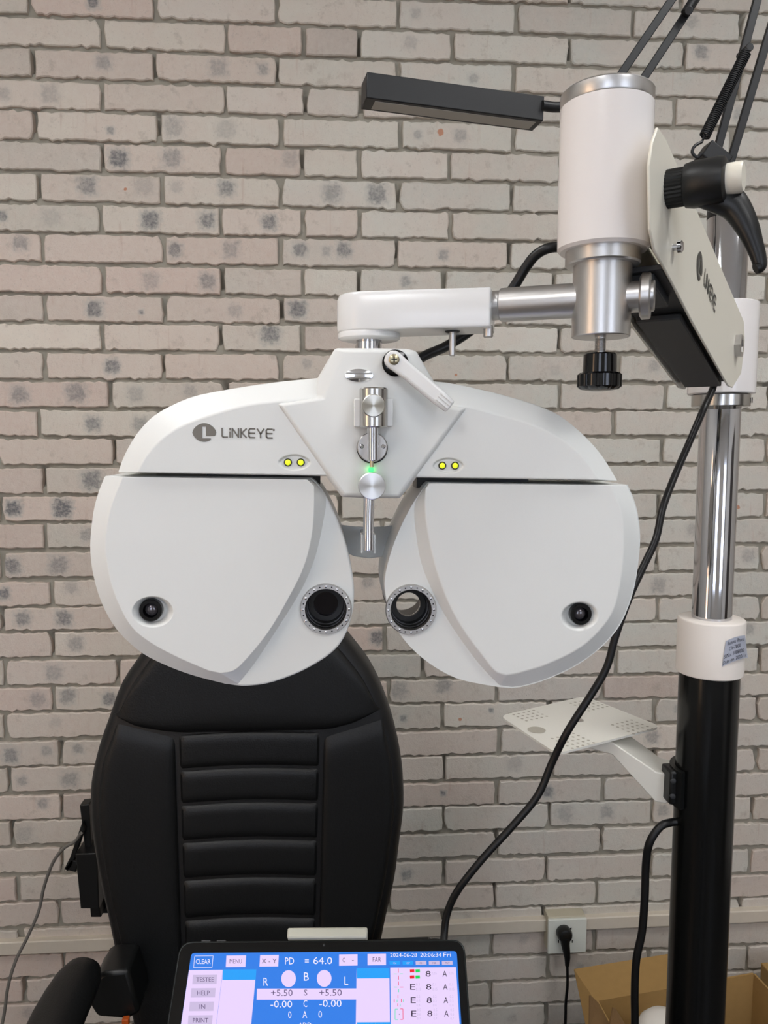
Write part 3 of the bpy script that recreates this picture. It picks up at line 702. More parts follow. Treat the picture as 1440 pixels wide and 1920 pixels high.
sd = Vector((PX.x-axis.x, PX.y-axis.y, 0)); SL = sd.length; sd.normalize(); sn = Vector((sd.y, -sd.x, 0))
WR, WL = .041, -.008
pr = Vector((axis.x, axis.y, 0))+sn*WR
def side(x, y): return onplane(x, y, pr, sn)
outline_px = [(1234,238),(1250,262),(1320,425),(1395,602),(1397,640),(1390,700),(1374,727),(1366,724),(1300,606),(1243,496),(1228,470),(1220,430),(1218,310),(1224,266)]
SP = [side(*q) for q in outline_px]
b = new(); prism(b, SP, -sn*.002); sp_ = link('side_plate', b, 'cream', st, bevel=.0008)
b = new(); 
SQ = [p for p in SP]; a_ = [(p-pr).dot(sd) for p in SP]
SQ = [p+sd*max(0, RD+.006-v) for p, v in zip(SP, a_)]
prism(b, [p-sn*(WR-WL) for p in SQ], sn*.002); link('side_plate', b, 'cream', st, bevel=.0008)
tf, tr, br, bf = side(1262,300), side(1393,600), side(1370,722), side(1246,500)
def arm_box(name, pa, pb, th, m, inset=.003, dz=0):
    b = new(); i0, i1 = -sn*inset, -sn*(WR-WL-inset)
    q = [pa+i0+UZ*dz, pb+i0+UZ*dz, pb+i1+UZ*dz, pa+i1+UZ*dz]; prism(b, q, UZ*th); return link(name, b, m, st, bevel=.0006)
arm_box('top_plate', tf+(tr-tf)*.02, tr-(tr-tf)*.01-UZ*.0, -.002, 'cream', dz=-.002)
q0 = bf+(br-bf)*.03; arm_box('under_panel', q0, br-(br-bf)*.02, .004, 'dark_panel', inset=.0035, dz=.002)
q1 = bf+(br-bf)*.28; b = new(); cc = (bf+(br-bf)*.63) - sn*(WR-WL)/2 - UZ*.002
um = Matrix(((br-bf).normalized(), sn, (br-bf).normalized().cross(sn))).transposed(); box(b, cc, ((br-bf).length*.66, (WR-WL)*.72, .005), um); link('gas_spring_cover', b, 'dark_panel', st, bevel=.001)
b = new(); box(b, (bf+(br-bf)*.12)-sn*(WR-WL)/2-UZ*.002, ((br-bf).length*.16,(WR-WL)*.6,.008), um); link('hinge_block', b, 'dark_panel', st, bevel=.001)
# bolts on the plate
def nbolt(x, y, r, l, m, n=24, name='plate_screw', six=False):
    p = side(x, y); b = new()
    lathe(b, p, sn, [(0,r*.55),(l*.5,r*.55),(l*.5,r),(l*.85,r*.95),(l,r*.6)] if not six else [(0,r),(l,r),(l,r*.6),(l-.002,r*.55),(l-.002,.0005)], n); return link(name, b, m, st, smooth=not six)
nbolt(1262, 464, .0046, .007, 'chrome')
nbolt(1380, 649, .0125, .006, 'satin', 6, 'hex_bolt', True)
# swing arm logo
LO = side(1311, 500); ld = (side(1340, 574)-side(1318, 516)).normalized(); lu = sn.cross(ld).normalized()
if lu.z < 0: lu = -lu
o_ = side(1319, 531)+sn*.0006
b = new(); llen = (side(1341,566)-side(1319,526)).length; Hh = .0125
logo(b, lambda x, y: o_+ld*x+lu*y, Hh, 0, (llen/Hh-4.08)/7, .17)
eo = side(1311, 499)+sn*.0006
eye_logo(b, lambda x, y: eo+ld*x+lu*y, 0, 0, .0115, .0118); link('brand_logo', b, 'logo_flat', sp_, smooth=False)
# clamp lever
h0 = side(1252, 355)
b = new(); n_ = 60; x_, y_, _ = frame(sn)
kl = [[h0+sn*t+(x_*math.cos(2*math.pi*i/n_)+y_*math.sin(2*math.pi*i/n_))*(.0128 if i % 2 else .0122) for i in range(n_)] for t in (0,.012)]
loft(b, kl); link('lever_bushing', b, 'black_plastic', st, smooth=False)
b = new(); lathe(b, h0+sn*.011, sn, [(0,.0120),(.001,.0142),(.006,.0152),(.022,.0156),(.0255,.0150),(.027,.012)], 48); link('lever_hub', b, 'black_plastic', st)
b = new(); lathe(b, h0+sn*.036, sn, [(0,.0100),(.0105,.0100),(.012,.0090)], 40); o = link('lever_button', b, 'cream', st); o['label'] = 'cream push button on the lever hub'
hc = h0+sn*.024
lp = [at(1322,350,hc.y+.002), at(1350,366,hc.y-.001), at(1378,388,hc.y-.004), at(1399,422,hc.y-.008), at(1414,458,hc.y-.010), at(1423,486,hc.y-.011), at(1424,499,hc.y-.011), at(1416,504,hc.y-.011)]
lw_ = [.0145,.0128,.0100,.0080,.0060,.0050,.0046,.0036]
pth = catmull(lp, 6); rad = [lw_[min(7, int(i/6))]+(lw_[min(7, int(i/6)+1)]-lw_[min(7, int(i/6))])*((i % 6)/6) for i in range(len(pth))]
b = new(); loops = []
for i, p in enumerate(pth):
    d = (pth[min(i+1, len(pth)-1)]-pth[max(i-1, 0)]).normalized(); s_ = d.cross(Vector((0,1,0))).normalized(); e_ = s_.cross(d)
    loops.append([p+s_*rad[i]*math.cos(a)+e_*min(.008, rad[i]*.8)*math.sin(a) for a in [2*math.pi*k/16 for k in range(16)]])
loft(b, loops); link('lever_handle', b, 'black_plastic', st)
# sticker peeling from the collar
b = new(); rows = []
for i in range(9):
    t = i/8; ya, yb = 1202-11*t-2*math.sin(t*3.1), 1250-17*t-2*math.sin(t*3.1)
    xt, xb = 1361+36*t, 1354+48*t
    def surf(x, y):
        d = ray(x, y); r_ = .0424; dx_, dy_ = d.x, d.y; ox, oy = CAM.x-PX.x, CAM.y-PX.y
        A_ = dx_*dx_+dy_*dy_; B_ = ox*dx_+oy*dy_; C_ = ox*ox+oy*oy-r_*r_; D_ = B_*B_-A_*C_
        k_ = (-B_-math.sqrt(max(0, D_)))/A_
        return CAM+d*(k_-.004*t*t)
    rows.append([surf(xt+(xb-xt)*s/3, ya+(yb-ya)*s/3) for s in range(4)])
vs = [[b.verts.new(p) for p in r_] for r_ in rows]
for r1, r2 in zip(vs, vs[1:]):
    for i in range(3): b.faces.new((r1[i], r1[i+1], r2[i+1], r2[i]))
stk = link('sticker', b, 'label', col); stk['label'] = 'silver printed sticker peeling off the collar'

# ------------------------------------------------------------------ text helper
def text_mesh(bm, s, fn, x0, y0, x1, y1):
    """letters of s fitted to the box x0..x1, y0 (top)..y1 (bottom); fn maps box coordinates to the surface"""
    cu = bpy.data.curves.new('t', 'FONT'); cu.body = s; cu.resolution_u = 2
    ob = bpy.data.objects.new('t', cu); me = ob.to_mesh()
    V = [v.co.copy() for v in me.vertices]; F = [tuple(p.vertices) for p in me.polygons]
    ob.to_mesh_clear(); bpy.data.objects.remove(ob); bpy.data.curves.remove(cu)
    if not V: return
    ax, bx_ = min(v.x for v in V), max(v.x for v in V); ay, by = min(v.y for v in V), max(v.y for v in V)
    vv = [bm.verts.new(fn(x0+(v.x-ax)/max(1e-6, bx_-ax)*(x1-x0), y1+(v.y-ay)/max(1e-6, by-ay)*(y0-y1))) for v in V]
    for f in F:
        try: bm.faces.new([vv[i] for i in f])
        except ValueError: pass
b = new()
def stx(u, v):                               # u, v in 0..1 over the sticker, just proud of it
    t = u*8; i = min(7, int(t)); f_ = t-i; s = v*3; j = min(2, int(s)); g_ = s-j
    p = (rows[i][j].lerp(rows[i+1][j], f_)).lerp(rows[i][j+1].lerp(rows[i+1][j+1], f_), g_)
    return p+(CAM-p).normalized()*.0008
for s, u0, u1, v0, v1 in (('Remote  Phoro', .12, .92, .08, .24), ('CV-7800', .22, .75, .32, .48), ('S/No. 1008005', .03, .88, .56, .72), ('Date on: 2023 10', .02, .97, .80, .95)): text_mesh(b, s, stx, u0, v0, u1, v1)
o = link('sticker_print', b, 'ink', col, smooth=False)

# ------------------------------------------------------------------ instrument tray on its bracket
ZTY = CZ-.40
def tz(x, y): return atz(x, y, ZTY)
tc_ = tz(1088, 1357)
ty = thing('bracket_tray', (tc_.x, tc_.y, ZTY), 'white perforated tray on a folded bracket arm clamped to the black tube', 'tray')
cor = [tz(937,1342), tz(1096,1305), tz(1240,1362), tz(1044,1413)]
def rounded(P, r, n=6):
    out = []
    for i, p in enumerate(P):
        a, c = (P[i-1]-p).normalized(), (P[(i+1) % len(P)]-p).normalized()
        for k in range(n+1):
            t = k/n; out.append(p+a*r*(1-t)**2+c*r*t**2)
    return out
b = new(); pl_ = rounded(cor, .016); loft(b, [[p-UZ*.003 for p in pl_], pl_]); tp = link('tray_plate', b, 'traywhite', ty)
HOLEM = mat('tray_hole_shade', (182,177,164), .7); M['visor_h'] = HOLEM
def holes_patch(cx, cy, nu=5, nv=5):
    b = new(); u_ = (cor[2]-cor[3]).normalized(); v_ = (cor[1]-cor[2]).normalized(); c = tz(cx, cy)
    for i in range(nu):
        for j in range(nv):
            p = c+u_*(i-(nu-1)/2)*.0095+v_*(j-(nv-1)/2)*.0095+UZ*.0003
            poly(b, [p+(u_*math.cos(a)+v_*math.sin(a))*.0022 for a in [2*math.pi*k/8 for k in range(8)]])
    tag(link('vent_holes', b, 'visor_h', tp, smooth=False), kind='stuff')
for q in ((990,1340),(1104,1322),(1186,1363),(1074,1389)): holes_patch(*q)
b = new(); c = tz(1006,1369)+UZ*.0004; poly(b, [c+Vector((math.cos(a), math.sin(a), 0))*.0125 for a in [2*math.pi*k/28 for k in range(28)]]); link('cable_hole', b, 'visor_h', tp, smooth=False)
b = new(); c = tz(1085,1351); lathe(b, c, UZ, [(0,.007),(.001,.007),(.0025,.004)], 20); link('tray_bolt', b, 'satin', tp)
cl = at(1263, 1497, YP)
a0 = tc_-UZ*.004; a1 = Vector((PX.x-.034, PX.y+.030, cl.z+.030))
hd = Vector((a1.x-a0.x, a1.y-a0.y, 0)).normalized(); hs = Vector((hd.y, -hd.x, 0))
b = new(); s0_ = a0-hd*.03
secs = [(s0_-UZ*.002, .030, .012), (a0+hd*.05-UZ*.004, .030, .018), (a1-hd*.015, .026, .042), (a1, .026, .042)]
loops = [[c+hs*w_+UZ*0, c-hs*w_, c-hs*w_*.95-UZ*h_, c+hs*w_*.95-UZ*h_] for c, w_, h_ in secs]
loft(b, loops); link('bracket_arm', b, 'traywhite', ty, bevel=.0015)
b = new(); hz0, hz1 = at(1265,1528,YP-.03).z, at(1265,1458,YP-.03).z
arc = [math.radians(60+8*i) for i in range(19)]
def aring(r, z): return [PX+Vector((math.cos(t), math.sin(t), 0))*r+UZ*z for t in arc]
sec = [aring(.0379, hz0), aring(.0445, hz0), aring(.0445, hz1), aring(.0379, hz1)]
loft(b, [[sec[k][i] for k in range(4)] for i in range(len(arc))]); link('clamp_band', b, 'black_plastic', ty)
b = new(); box(b, Vector((PX.x-.044, PX.y+.006, (hz0+hz1)/2)), (.014,.03,hz1-hz0-.004)); ce = link('clamp_ear', b, 'black_plastic', ty, bevel=.003)
for k in (.3,.72):
    b = new(); lathe(b, Vector((PX.x-.0475, PX.y-.009, hz0+(hz1-hz0)*k)), (-.25,-1,0), [(-.002,.0035),(.0015,.0035),(.002,.0025)], 16); link('clamp_screw', b, 'dark_panel', ce)

# ------------------------------------------------------------------ spring-balanced lamp
YL = 1.02
pv = at(1345, 300, YL)
la = thing('desk_lamp', (pv.x, pv.y, pv.z-.07), 'black spring-balanced lamp with a slim bar head above the stand', 'lamp')
def bar(name, a, c, w_, t_, m, parent, bev=.001):
    a, c = Vector(a), Vector(c); d = (c-a).normalized(); s_ = d.cross(Vector((0,1,0))).normalized(); e_ = s_.cross(d)
    b = new(); box(b, (a+c)/2, ((c-a).length, w_, t_), Matrix((d, s_, e_)).transposed()); return link(name, b, m, parent, bevel=bev)
topz = ztp
b = new(); lathe(b, Vector((PX.x, PX.y, ztp-.004)), UZ, [(0,.0250),(.010,.0250),(.012,.022),(.012,.010),(.05,.010)], 32); link('lamp_socket', b, 'lampblack', la)
e1, e2 = at(1462, -155, YL+.02), at(1505, -130, YL+.02)
l1a, l1b = at(1338,300,YL-.01), at(1362,322,YL-.01)
bar('lower_arm_bar', at(1340,300,YL), at(1454,-130,YL), .0105, .006, 'lampblack', la); bar('lower_arm_bar', at(1363,325,YL), at(1497,-120,YL), .0105, .006, 'lampblack', la)
b = new(); k0 = at(1337, 298, YL-.006); box(b, k0, (.036,.026,.024), Matrix.Rotation(math.radians(35), 3, 'Y')); link('pivot_block', b, 'lampblack', la, bevel=.002)
cy0 = Vector((PX.x, PX.y, ztp+.03)); b = new(); tube(b, [cy0, (pv.x, pv.y, pv.z-.02), k0], .009, 14); link('pivot_stem', b, 'lampblack', la)
s_a, s_b = at(1316, 266, YL-.016), at(1402, 92, YL-.012)
b = new(); turns = 46; sp_d = (s_b-s_a); xl, yl, zl = frame(sp_d); pts = []
for i in range(turns*8+1):
    t = i/(turns*8); an_ = 2*math.pi*i/8
    pts.append(s_a+sp_d*(.06+.90*t)+(xl*math.cos(an_)+yl*math.sin(an_))*.0066)
tube(b, pts, .0011, 5); tube(b, [s_a, s_a+sp_d*.07], .0016, 6); tube(b, [s_a+sp_d*.95, s_b], .0016, 6); link('balance_spring', b, 'lampblack', la)
b = new(); hk = at(1308, 280, YL-.018); tube(b, catmull([s_a, hk+Vector((-.004,0,.004)), hk+Vector((-.007,0,-.004)), hk+Vector((0,0,-.01)), hk+Vector((.006,0,-.006)), k0], 5), .002, 8); link('spring_hook', b, 'lampblack', la)
cyl('spring_pin', s_b+Vector((0,-.006,0)), s_b+Vector((0,.02,0)), .005, 'lampblack', la, 18)
# upper arm pair, coming down from the elbow to the lamp head
ee = at(1480,-140,YL); 
ua, ub = at(1150,160,YL+.01), at(1195,165,YL+.01)
bar('upper_arm_bar', ua, at(1372,-165,YL+.01), .0105, .006, 'lampblack', la); bar('upper_arm_bar', ub, at(1412,-165,YL+.01), .0105, .006, 'lampblack', la)
b = new(); tube(b, [at(1285,25,YL), at(1395,-150,YL)], .0062, 10); link('balance_spring', b, 'lampblack', la)
cyl('spring_pin', at(1292,20,YL-.008), at(1292,20,YL+.016), .005, 'dark_panel', la, 18)
b = new(); el = [at(1365,-160,YL), at(1420,-175,YL), at(1505,-125,YL), at(1450,-120,YL)]; prism(b, el, Vector((0,.012,0))); link('elbow_plate', b, 'lampblack', la, bevel=.001)
b = new(); box(b, at(1172,165,YL+.012), (.044,.014,.022)); link('head_knuckle', b, 'lampblack', la, bevel=.002)
hy = YL-.04
ha_, hb_ = at(687,172,hy-.02), at(1019,218,hy+.015)
tube_p = [at(1172,168,YL+.012), at(1100,195,YL-.0), at(1046,201,hy+.02), at(1016,198,hy+.014)]
b = new(); tube(b, catmull(tube_p, 5), .0062, 12); link('head_stem', b, 'lampblack', la)
hdv = (at(1020,200,hy+.015)-at(685,155,hy-.02)); hdn = hdv.normalized(); hside = hdn.cross(UZ).normalized(); hup = hside.cross(hdn)
tl1 = at(688,134,hy-.02); 
b = new(); hh_ = .030; dp_ = .034
def hsec(p): return [p, p+hside*-dp_*-1*0-hup*hh_, p-hup*hh_-hside*dp_*-1*(-1), p-hside*dp_*-1*(-1)]
hq = lambda p: [p, p-hup*hh_, p-hup*hh_-hside*dp_, p-hside*dp_]
tl2 = at(1021,180,hy+.015)
if (-hside).y < 0: hside = -hside
loft(b, [hq(tl1), hq(tl2)]); hd_ = link('lamp_head', b, 'lampblack', la, bevel=.0012)
b = new(); q = [p-hup*(hh_+.0006) for p in (tl1+hdn*.012-hside*.006, tl2-hdn*.008-hside*.006, tl2-hdn*.008-hside*(dp_-.006), tl1+hdn*.012-hside*(dp_-.006))]; prism(b, q, hup*.002); link('light_diffuser', b, mat('lamp_diffuser', (176,172,164), .5), hd_, smooth=False)

# ------------------------------------------------------------------ cables
b = new(); tube(b, catmull([at(1344,700,.86), at(1336,730,.88), at(1318,770,.86), at(1290,835,.85), at(1262,900,.83), at(1242,955,.81), at(1230,1010,.80), at(1205,1065,.79), at(1180,1120,.78), at(1155,1190,.78), at(1138,1250,.78), at(1110,1300,.78), at(1065,1370,.78), at(1035,1430,.79), at(1008,1492,.79), at(960,1550,.79), at(905,1610,.79), at(858,1670,.79), at(838,1715,.79), at(832,1765,.78), at(826,1850,.74), (.085,.665,.80), (.06,.655,.62), (.055,.655,.30), (.06,.66,.03), (.10,.66,.006)], 5), .0040, 10)
tag(link('signal_cable', b, 'rubber'), 'long black cable looping from the swing arm down behind the phoropter to the tablet', 'cable')
b = new(); tube(b, catmull([at(1060,463,.60), at(1030,465,.60), at(1005,478,.605), at(985,503,.61), at(962,540,.615), at(930,580,.62), at(880,622,.625), at(835,650,.625), at(795,668,.622), at(765,690,.618)], 6), .0040, 10)
tag(link('head_cable', b, 'rubber'), 'short black cable curving from the white drum behind the hanger arm', 'cable')
b = new(); tube(b, catmull([at(1268,1541,YP), at(1258,1542,YP), at(1238,1550,YP-.003), at(1218,1580,YP-.004), at(1211,1620,YP), at(1209,1680,YP), at(1204,1745,YP), at(1193,1800,YP), at(1190,1860,YP), at(1190,1930,YP), at(1183,2050,YP), (at(1183,2050,YP).x, YP, .1), (at(1183,2050,YP).x-.03, YP, .036), (at(1183,2050,YP).x-.10, YP-.08, .03), (at(1183,2050,YP).x-.19, YP-.16, .006)], 6), .0052, 12)
tag(link('power_cable', b, 'rubber'), 'thick black cable leaving the black tube below the tray clamp', 'cable')
b = new(); tube(b, catmull([at(152,1562,YW-.13), at(140,1578,YW-.12), at(118,1592,YW-.11), at(98,1620,YW-.10), at(82,1665,YW-.09), at(72,1710,YW-.09), at(50,1760,YW-.09), at(30,1800,YW-.09), at(15,1850,YW-.09), at(4,1920,YW-.09), (at(4,1920,YW).x-.01, YW-.09, .03), (at(4,1920,YW).x-.12, YW-.12, .0045)], 6), .0036, 10)
tag(link('grey_cable', b, 'cable_grey'), 'thin grey cable hanging down the brick wall left of the chair', 'cable')
b = new(); lc_ = at(212,1781,YW-.03); tube(b, [lc_+Vector((math.cos(a)*.008, .006*math.sin(a*2), math.sin(a)*.0065)) for a in [2*math.pi*i/20 for i in range(19)]]+[lc_+Vector((.02,.03,.004))], .0011, 6)
tag(link('wire_loop', b, 'rubber'), 'tiny loop of dark wire under the trunking by the chair', 'wire')

# ------------------------------------------------------------------ dark bracket box behind the chair
bk = thing('wall_bracket', at(165, 1700, YW-.10), 'small black bracket box mounted on the wall left of the chair back', 'bracket')
YK = YW-.13
def flat(name, pts, Y, th, m, parent, bev=.002):
    b = new(); prism(b, pxl(pts, Y), Vector((0, th, 0))); return link(name, b, m, parent, bevel=bev)
flat('upright_bar', [(149,1510),(167,1508),(172,1600),(190,1720),(170,1720),(160,1600)], YK+.02, .03, 'black_plastic', bk)
flat('strut', [(153,1544),(158,1556),(135,1625),(127,1634),(120,1630),(131,1608)], YK+.005, .016, 'black_plastic', bk)
flat('device_box', [(141,1601),(182,1600),(186,1704),(151,1704)], YK-.01, .06, 'black_plastic', bk)
flat('strut_foot', [(120,1630),(133,1612),(146,1616),(142,1636)], YK+.005, .016, 'black_plastic', bk)
flat('mount_plate', [(176,1655),(205,1660),(206,1713),(186,1713)], YK+.05, .09, 'black_plastic', bk)

# ------------------------------------------------------------------ chair
YCH = 1.20
chb = at(455, 1900, YCH)
ch = thing('examination_chair', (chb.x, 1.05, 0), 'black leather reclining chair with ribbed backrest and curved armrests behind the phoropter', 'chair')
OUT = [(455,1128),(530,1132),(590,1148),(640,1184),(655,1200),(693,1249),(720,1303),(742,1368),(753,1427),(757,1482),(756,1520),(750,1568),(740,1644),(723,1720),(710,1785),(697,1850),(682,1930),(660,2010),(560,2040),(455,2045),(360,2040),(285,2010),(257,1930),(238,1850),(222,1796),(206,1720),(187,1633),(174,1552),(171,1492),(174,1449),(187,1395),(206,1341),(228,1281),(260,1232),(300,1180),(350,1145),(400,1131)]
out = resample(catmull(pxl(OUT, YCH+.028), 4, True)+[at(*OUT[0], YCH+.028)], 121)[:-1]
out = [Vector((p.x, YCH, p.z)) for p in out]     # the widest section lies a little behind the cushion face
def offset(loop, d):
    n = len(loop); res_ = []
    for i, p in enumerate(loop):
        t = (loop[(i+1) % n]-loop[i-1]); nr = Vector((t.z, 0, -t.x)).normalized(); res_.append(p+nr*d)
    return res_
def orient(loop):
    A = sum(a.x*b_.z-b_.x*a.z for a, b_ in zip(loop, loop[1:]+loop[:1])); return loop if A < 0 else loop[::-1]
out = orient(out)
def shift(loop, dy): return [p+Vector((0, dy, 0)) for p in loop]
def scl(P, k, dy):
    c = sum(P, Vector())/len(P); return [c+(p-c)*k+Vector((0, dy, 0)) for p in P]
b = new()
loft(b, [shift(offset(out,-.014) if False else offset(out,.014),.105), shift(offset(out,.004),.100), shift(out,.080), shift(out,.030), shift(offset(out,.003),.016), shift(offset(out,.010),.007), shift(offset(out,.018),.004)])
link('backrest_shell', b, 'leather_trim', ch)
def gridpad(name, A, B, puff, nu, nv, pu=6, pv=6):
    """cushion stretched between two traced edges A and B, swelling towards the viewer and closed behind"""
    A, B = resample(pxl(A, YCH), nu+1), resample(pxl(B, YCH), nu+1); b = new(); V = []
    for j in range(nv+1):
        t = j/nv; t = t-.10*math.sin(4*math.pi*t)*.5 if False else .5-.5*math.cos(math.pi*t)*(1-.25*(1-abs(2*t-1)))
        row = []
        for i in range(nu+1):
            q = i/nu; h_ = (1-abs(2*q-1)**pu)*(1-abs(2*t-1)**pv)
            row.append(b.verts.new(A[i].lerp(B[i], t)+Vector((0, .0065-puff*h_**.7, 0))))
        V.append(row)
    for j in range(nv):
        for i in range(nu): b.faces.new((V[j][i], V[j][i+1], V[j+1][i+1], V[j+1][i]))
    rim = V[0]+[r_[-1] for r_ in V[1:]]+V[-1][-2::-1]+[r_[0] for r_ in V[-2:0:-1]]
    bk_ = [b.verts.new(v.co+Vector((0, .012, 0))) for v in rim]
    for i in range(len(rim)): b.faces.new((rim[i], rim[(i+1) % len(rim)], bk_[(i+1) % len(rim)], bk_[i]))
    return link(name, b, 'leather', ch)
def closed_px(pts, n=80, Y=YCH, smooth_=True):
    P = pxl(pts, Y)
    if smooth_: P = catmull(P, 5, True)
    return resample(P+[P[0]], n+1)[:-1]
inn = offset(out, .017)
ipx = [topx(p) for p in inn]
def inner_x(y, side_):
    c = [x for x, yy in ipx if abs(yy-y) < 12]; return (min(c) if side_ < 0 else max(c)) if c else 455
def spline_pts(a, k=5): return [(v.x, v.y) for v in catmull([Vector((x, y, 0)) for x, y in a], k)]
seam = spline_pts([(212,1341),(232,1352),(262,1365),(330,1376),(400,1376),(470,1375),(604,1371),(640,1364),(665,1356),(714,1331)])
up_in = sorted([q for q in ipx if q[1] < 1338], key=lambda q: math.atan2(q[1]-1345, q[0]-465))
k_ = [i for i, q in enumerate(up_in) if q[0] < 300]
gridpad('head_cushion', [seam[0]]+up_in+[seam[-1]], seam, .013, 60, 16, 10, 10)
ys = [1356,1380,1430,1480,1530,1580,1640,1700,1760,1830,1900,1960,2000]
for s in (-1, 1):
    o_x = [(inner_x(y, s), y) for y in ys]
    if s > 0: o_x[0] = (o_x[0][0], 1344)
    else: o_x[0] = (o_x[0][0], 1352)
    xi = lambda y: (330+11*(y-1376)/355) if s < 0 else (604-8*(y-1371)/354)
    i_x = [(xi(y)+s*2, max(y, 1380)) for y in ys]
    i_x = [q for k, q in enumerate(i_x) if k == 0 or q[1] > i_x[k-1][1]]
    gridpad('side_bolster', o_x, i_x, .010, 40, 18, 20, 14)
yb_ = [(1378,1373),(1446,1441),(1511,1506),(1581,1576),(1652,1647),(1727,1722),(1810,1806),(1900,1896)]
for (l0, r0), (l1, r1) in zip(yb_, yb_[1:]):
    xl = lambda y: 330+11*(y-1376)/355+2
    xr = lambda y: 604-8*(y-1371)/354-2
    arc = lambda xa, ya, xb, yb: [(xa+(xb-xa)*i/16, ya+(yb-ya)*i/16-5*math.sin(math.pi*i/16)) for i in range(17)]
    gridpad('back_rib', arc(xl(l0), l0+1, xr(r0), r0+1), arc(xl(l1), l1-1, xr(r1), r1-1), .0085, 36, 12, 30, 6)
# seat, column, base (below the frame)
zs_ = .50
b = new(); cx = chb.x
loft(b, [[Vector((cx+x*k, .98+y*k, z)) for x, y in rounded_xy] for k, z, rounded_xy in [(kk, zz, [(.26*math.copysign(abs(math.cos(a))**.35, math.cos(a)), .23*math.copysign(abs(math.sin(a))**.35, math.sin(a))) for a in [2*math.pi*i/48 for i in range(48)]]) for kk, zz in ((.94,.40),(1,.415),(1,.475),(.95,.495),(.6,.503))]])
link('seat', b, 'leather', ch)
b = new(); lathe(b, (cx, 1.02, .0), UZ, [(0,.26),(.015,.26),(.03,.24),(.05,.06),(.06,.05),(.41,.045)], 48); link('pedestal', b, 'black_plastic', ch)
b = new(); box(b, (cx, YCH+.05, .47), (.14,.04,.30)); link('back_support', b, 'black_plastic', ch, bevel=.004)
ZA = CZ-.775
def armrest(pts, s):
    P = [atz(x, y, ZA) for x, y in pts]
    b = new(); secs_ = P; loops = []
    for i, (p, wd) in enumerate(zip(secs_, AW)):
        d = (secs_[min(i+1, len(P)-1)]-secs_[max(0, i-1)]).normalized(); s_ = d.cross(UZ).normalized()
        loops.append([p+s_*wd*math.cos(a)+UZ*(.021*min(1, wd/.03)*math.sin(a)-.016) for a in [2*math.pi*k/20 for k in range(20)]])
    loft(b, loops); return link('armrest', b, 'leather', ch)
AW = [.010,.026,.034,.037,.038,.038,.036,.028,.010]
ar = armrest([(163,1786),(156,1797),(146,1815),(130,1845),(112,1880),(94,1920),(40,2040),(-40,2200),(-46,2215)], -1)
ar2 = armrest([(812,1754),(814,1762),(817,1785),(820,1820),(824,1860),(828,1920),(842,2040),(862,2200),(864,2215)], 1)
hb1 = atz(203, 1862, ZA-.01)
b = new(); prism(b, [at(x, y, 1.13) for x, y in ((186,1830),(196,1824),(240,1820),(262,1900),(240,1912),(182,1908),(168,1886),(172,1850))], Vector((0,.07,0))); link('arm_hinge', b, 'black_plastic', ch, bevel=.006)
b = new(); box(b, Vector((atz(800,1790,ZA).x-.06, 1.16, ZA-.06)), (.16,.06,.05)); link('arm_hinge', b, 'black_plastic', ch, bevel=.006)
b = new(); box(b, at(236,1915,1.12), (.010,.01,.012)); o = link('seat_tag', b, 'orange', ch, bevel=.001)

# ------------------------------------------------------------------ tablet on a small table
DT = .712
T0 = CAM + ray(604,1764)*DT
vdn = (-CU*.039-CF*.037).normalized(); TU = CR.copy(); TN = TU.cross(vdn).normalized()
if TN.dot(CAM-T0) < 0: TN = -TN
def tp_(x, y, h_=0): return onplane(x, y, T0, TN)+TN*h_
WTB, HTB = .262, .166
tl_c = onplane(337.5, 1765, T0, TN); tr_c = onplane(871, 1761, T0, TN)
TU = (tr_c-tl_c).normalized(); TV = TN.cross(TU).normalized(); 
if TV.dot(vdn) < 0: TV = -TV
WTB = (tr_c-tl_c).length
tb = thing('tablet', tl_c+TU*WTB/2+TV*HTB, 'black tablet showing the blue phoropter control screen, propped below the phoropter', 'tablet')
def trect(u0, v0, u1, v1, h_): return [tl_c+TU*u+TV*v+TN*h_ for u, v in ((u0,v0),(u1,v0),(u1,v1),(u0,v1))]
def trounded(u0, v0, u1, v1, r, h_): return rounded(trect(u0, v0, u1, v1, h_), r, 6)
b = new(); loft(b, [trounded(.001,.001,WTB-.001,HTB-.001,.011,-.0075), trounded(0,0,WTB,HTB,.012,-.006), trounded(0,0,WTB,HTB,.012,-.0012), trounded(.0007,.0007,WTB-.0007,HTB-.0007,.0115,-.0006)], True, True); link('tablet_body', b, mat('tablet_metal', (38,42,42), .35, .6), tb)
b = new(); loft(b, [trounded(.0012,.0012,WTB-.0012,HTB-.0012,.011,-.0006), trounded(.0014,.0014,WTB-.0014,HTB-.0014,.011,.0)], True, True); link('bezel_glass', b, mat('bezel', (7,8,9), .08), tb)
for x in (385, 414):
    b = new(); p = onplane(x, 1763.5, T0, TN); box(b, p-TN*.0035-TV*.0003, (.0085,.0016,.0022), Matrix((TU, TV, TN)).transposed()); link('side_button', b, 'dark_panel', tb, bevel=.0003)
b = new(); lathe(b, tp_(607.5,1772,.0001), TN, [(0,.0011),(.0002,.0010)], 14); link('front_camera', b, 'dark_panel', tb)
def emat(n, rgb, s=1.0):
    m = bpy.data.materials.new(n); m.use_nodes = True; nt = m.node_tree; bs = nt.nodes['Principled BSDF']
    bs.inputs['Base Color'].default_value = (.01,.01,.01,1); bs.inputs['Roughness'].default_value = .15
    bs.inputs['Emission Color'].default_value = (*lin(rgb), 1); bs.inputs['Emission Strength'].default_value = s; return m
SB, SP_, SC_, SG, SD, SW = emat('screen_blue', (42,125,232)), emat('screen_white', (234,212,254)), emat('screen_cyan', (26,160,250)), emat('screen_grey', (204,188,224)), emat('screen_dark', (96,78,120)), emat('screen_letters', (244,238,255))
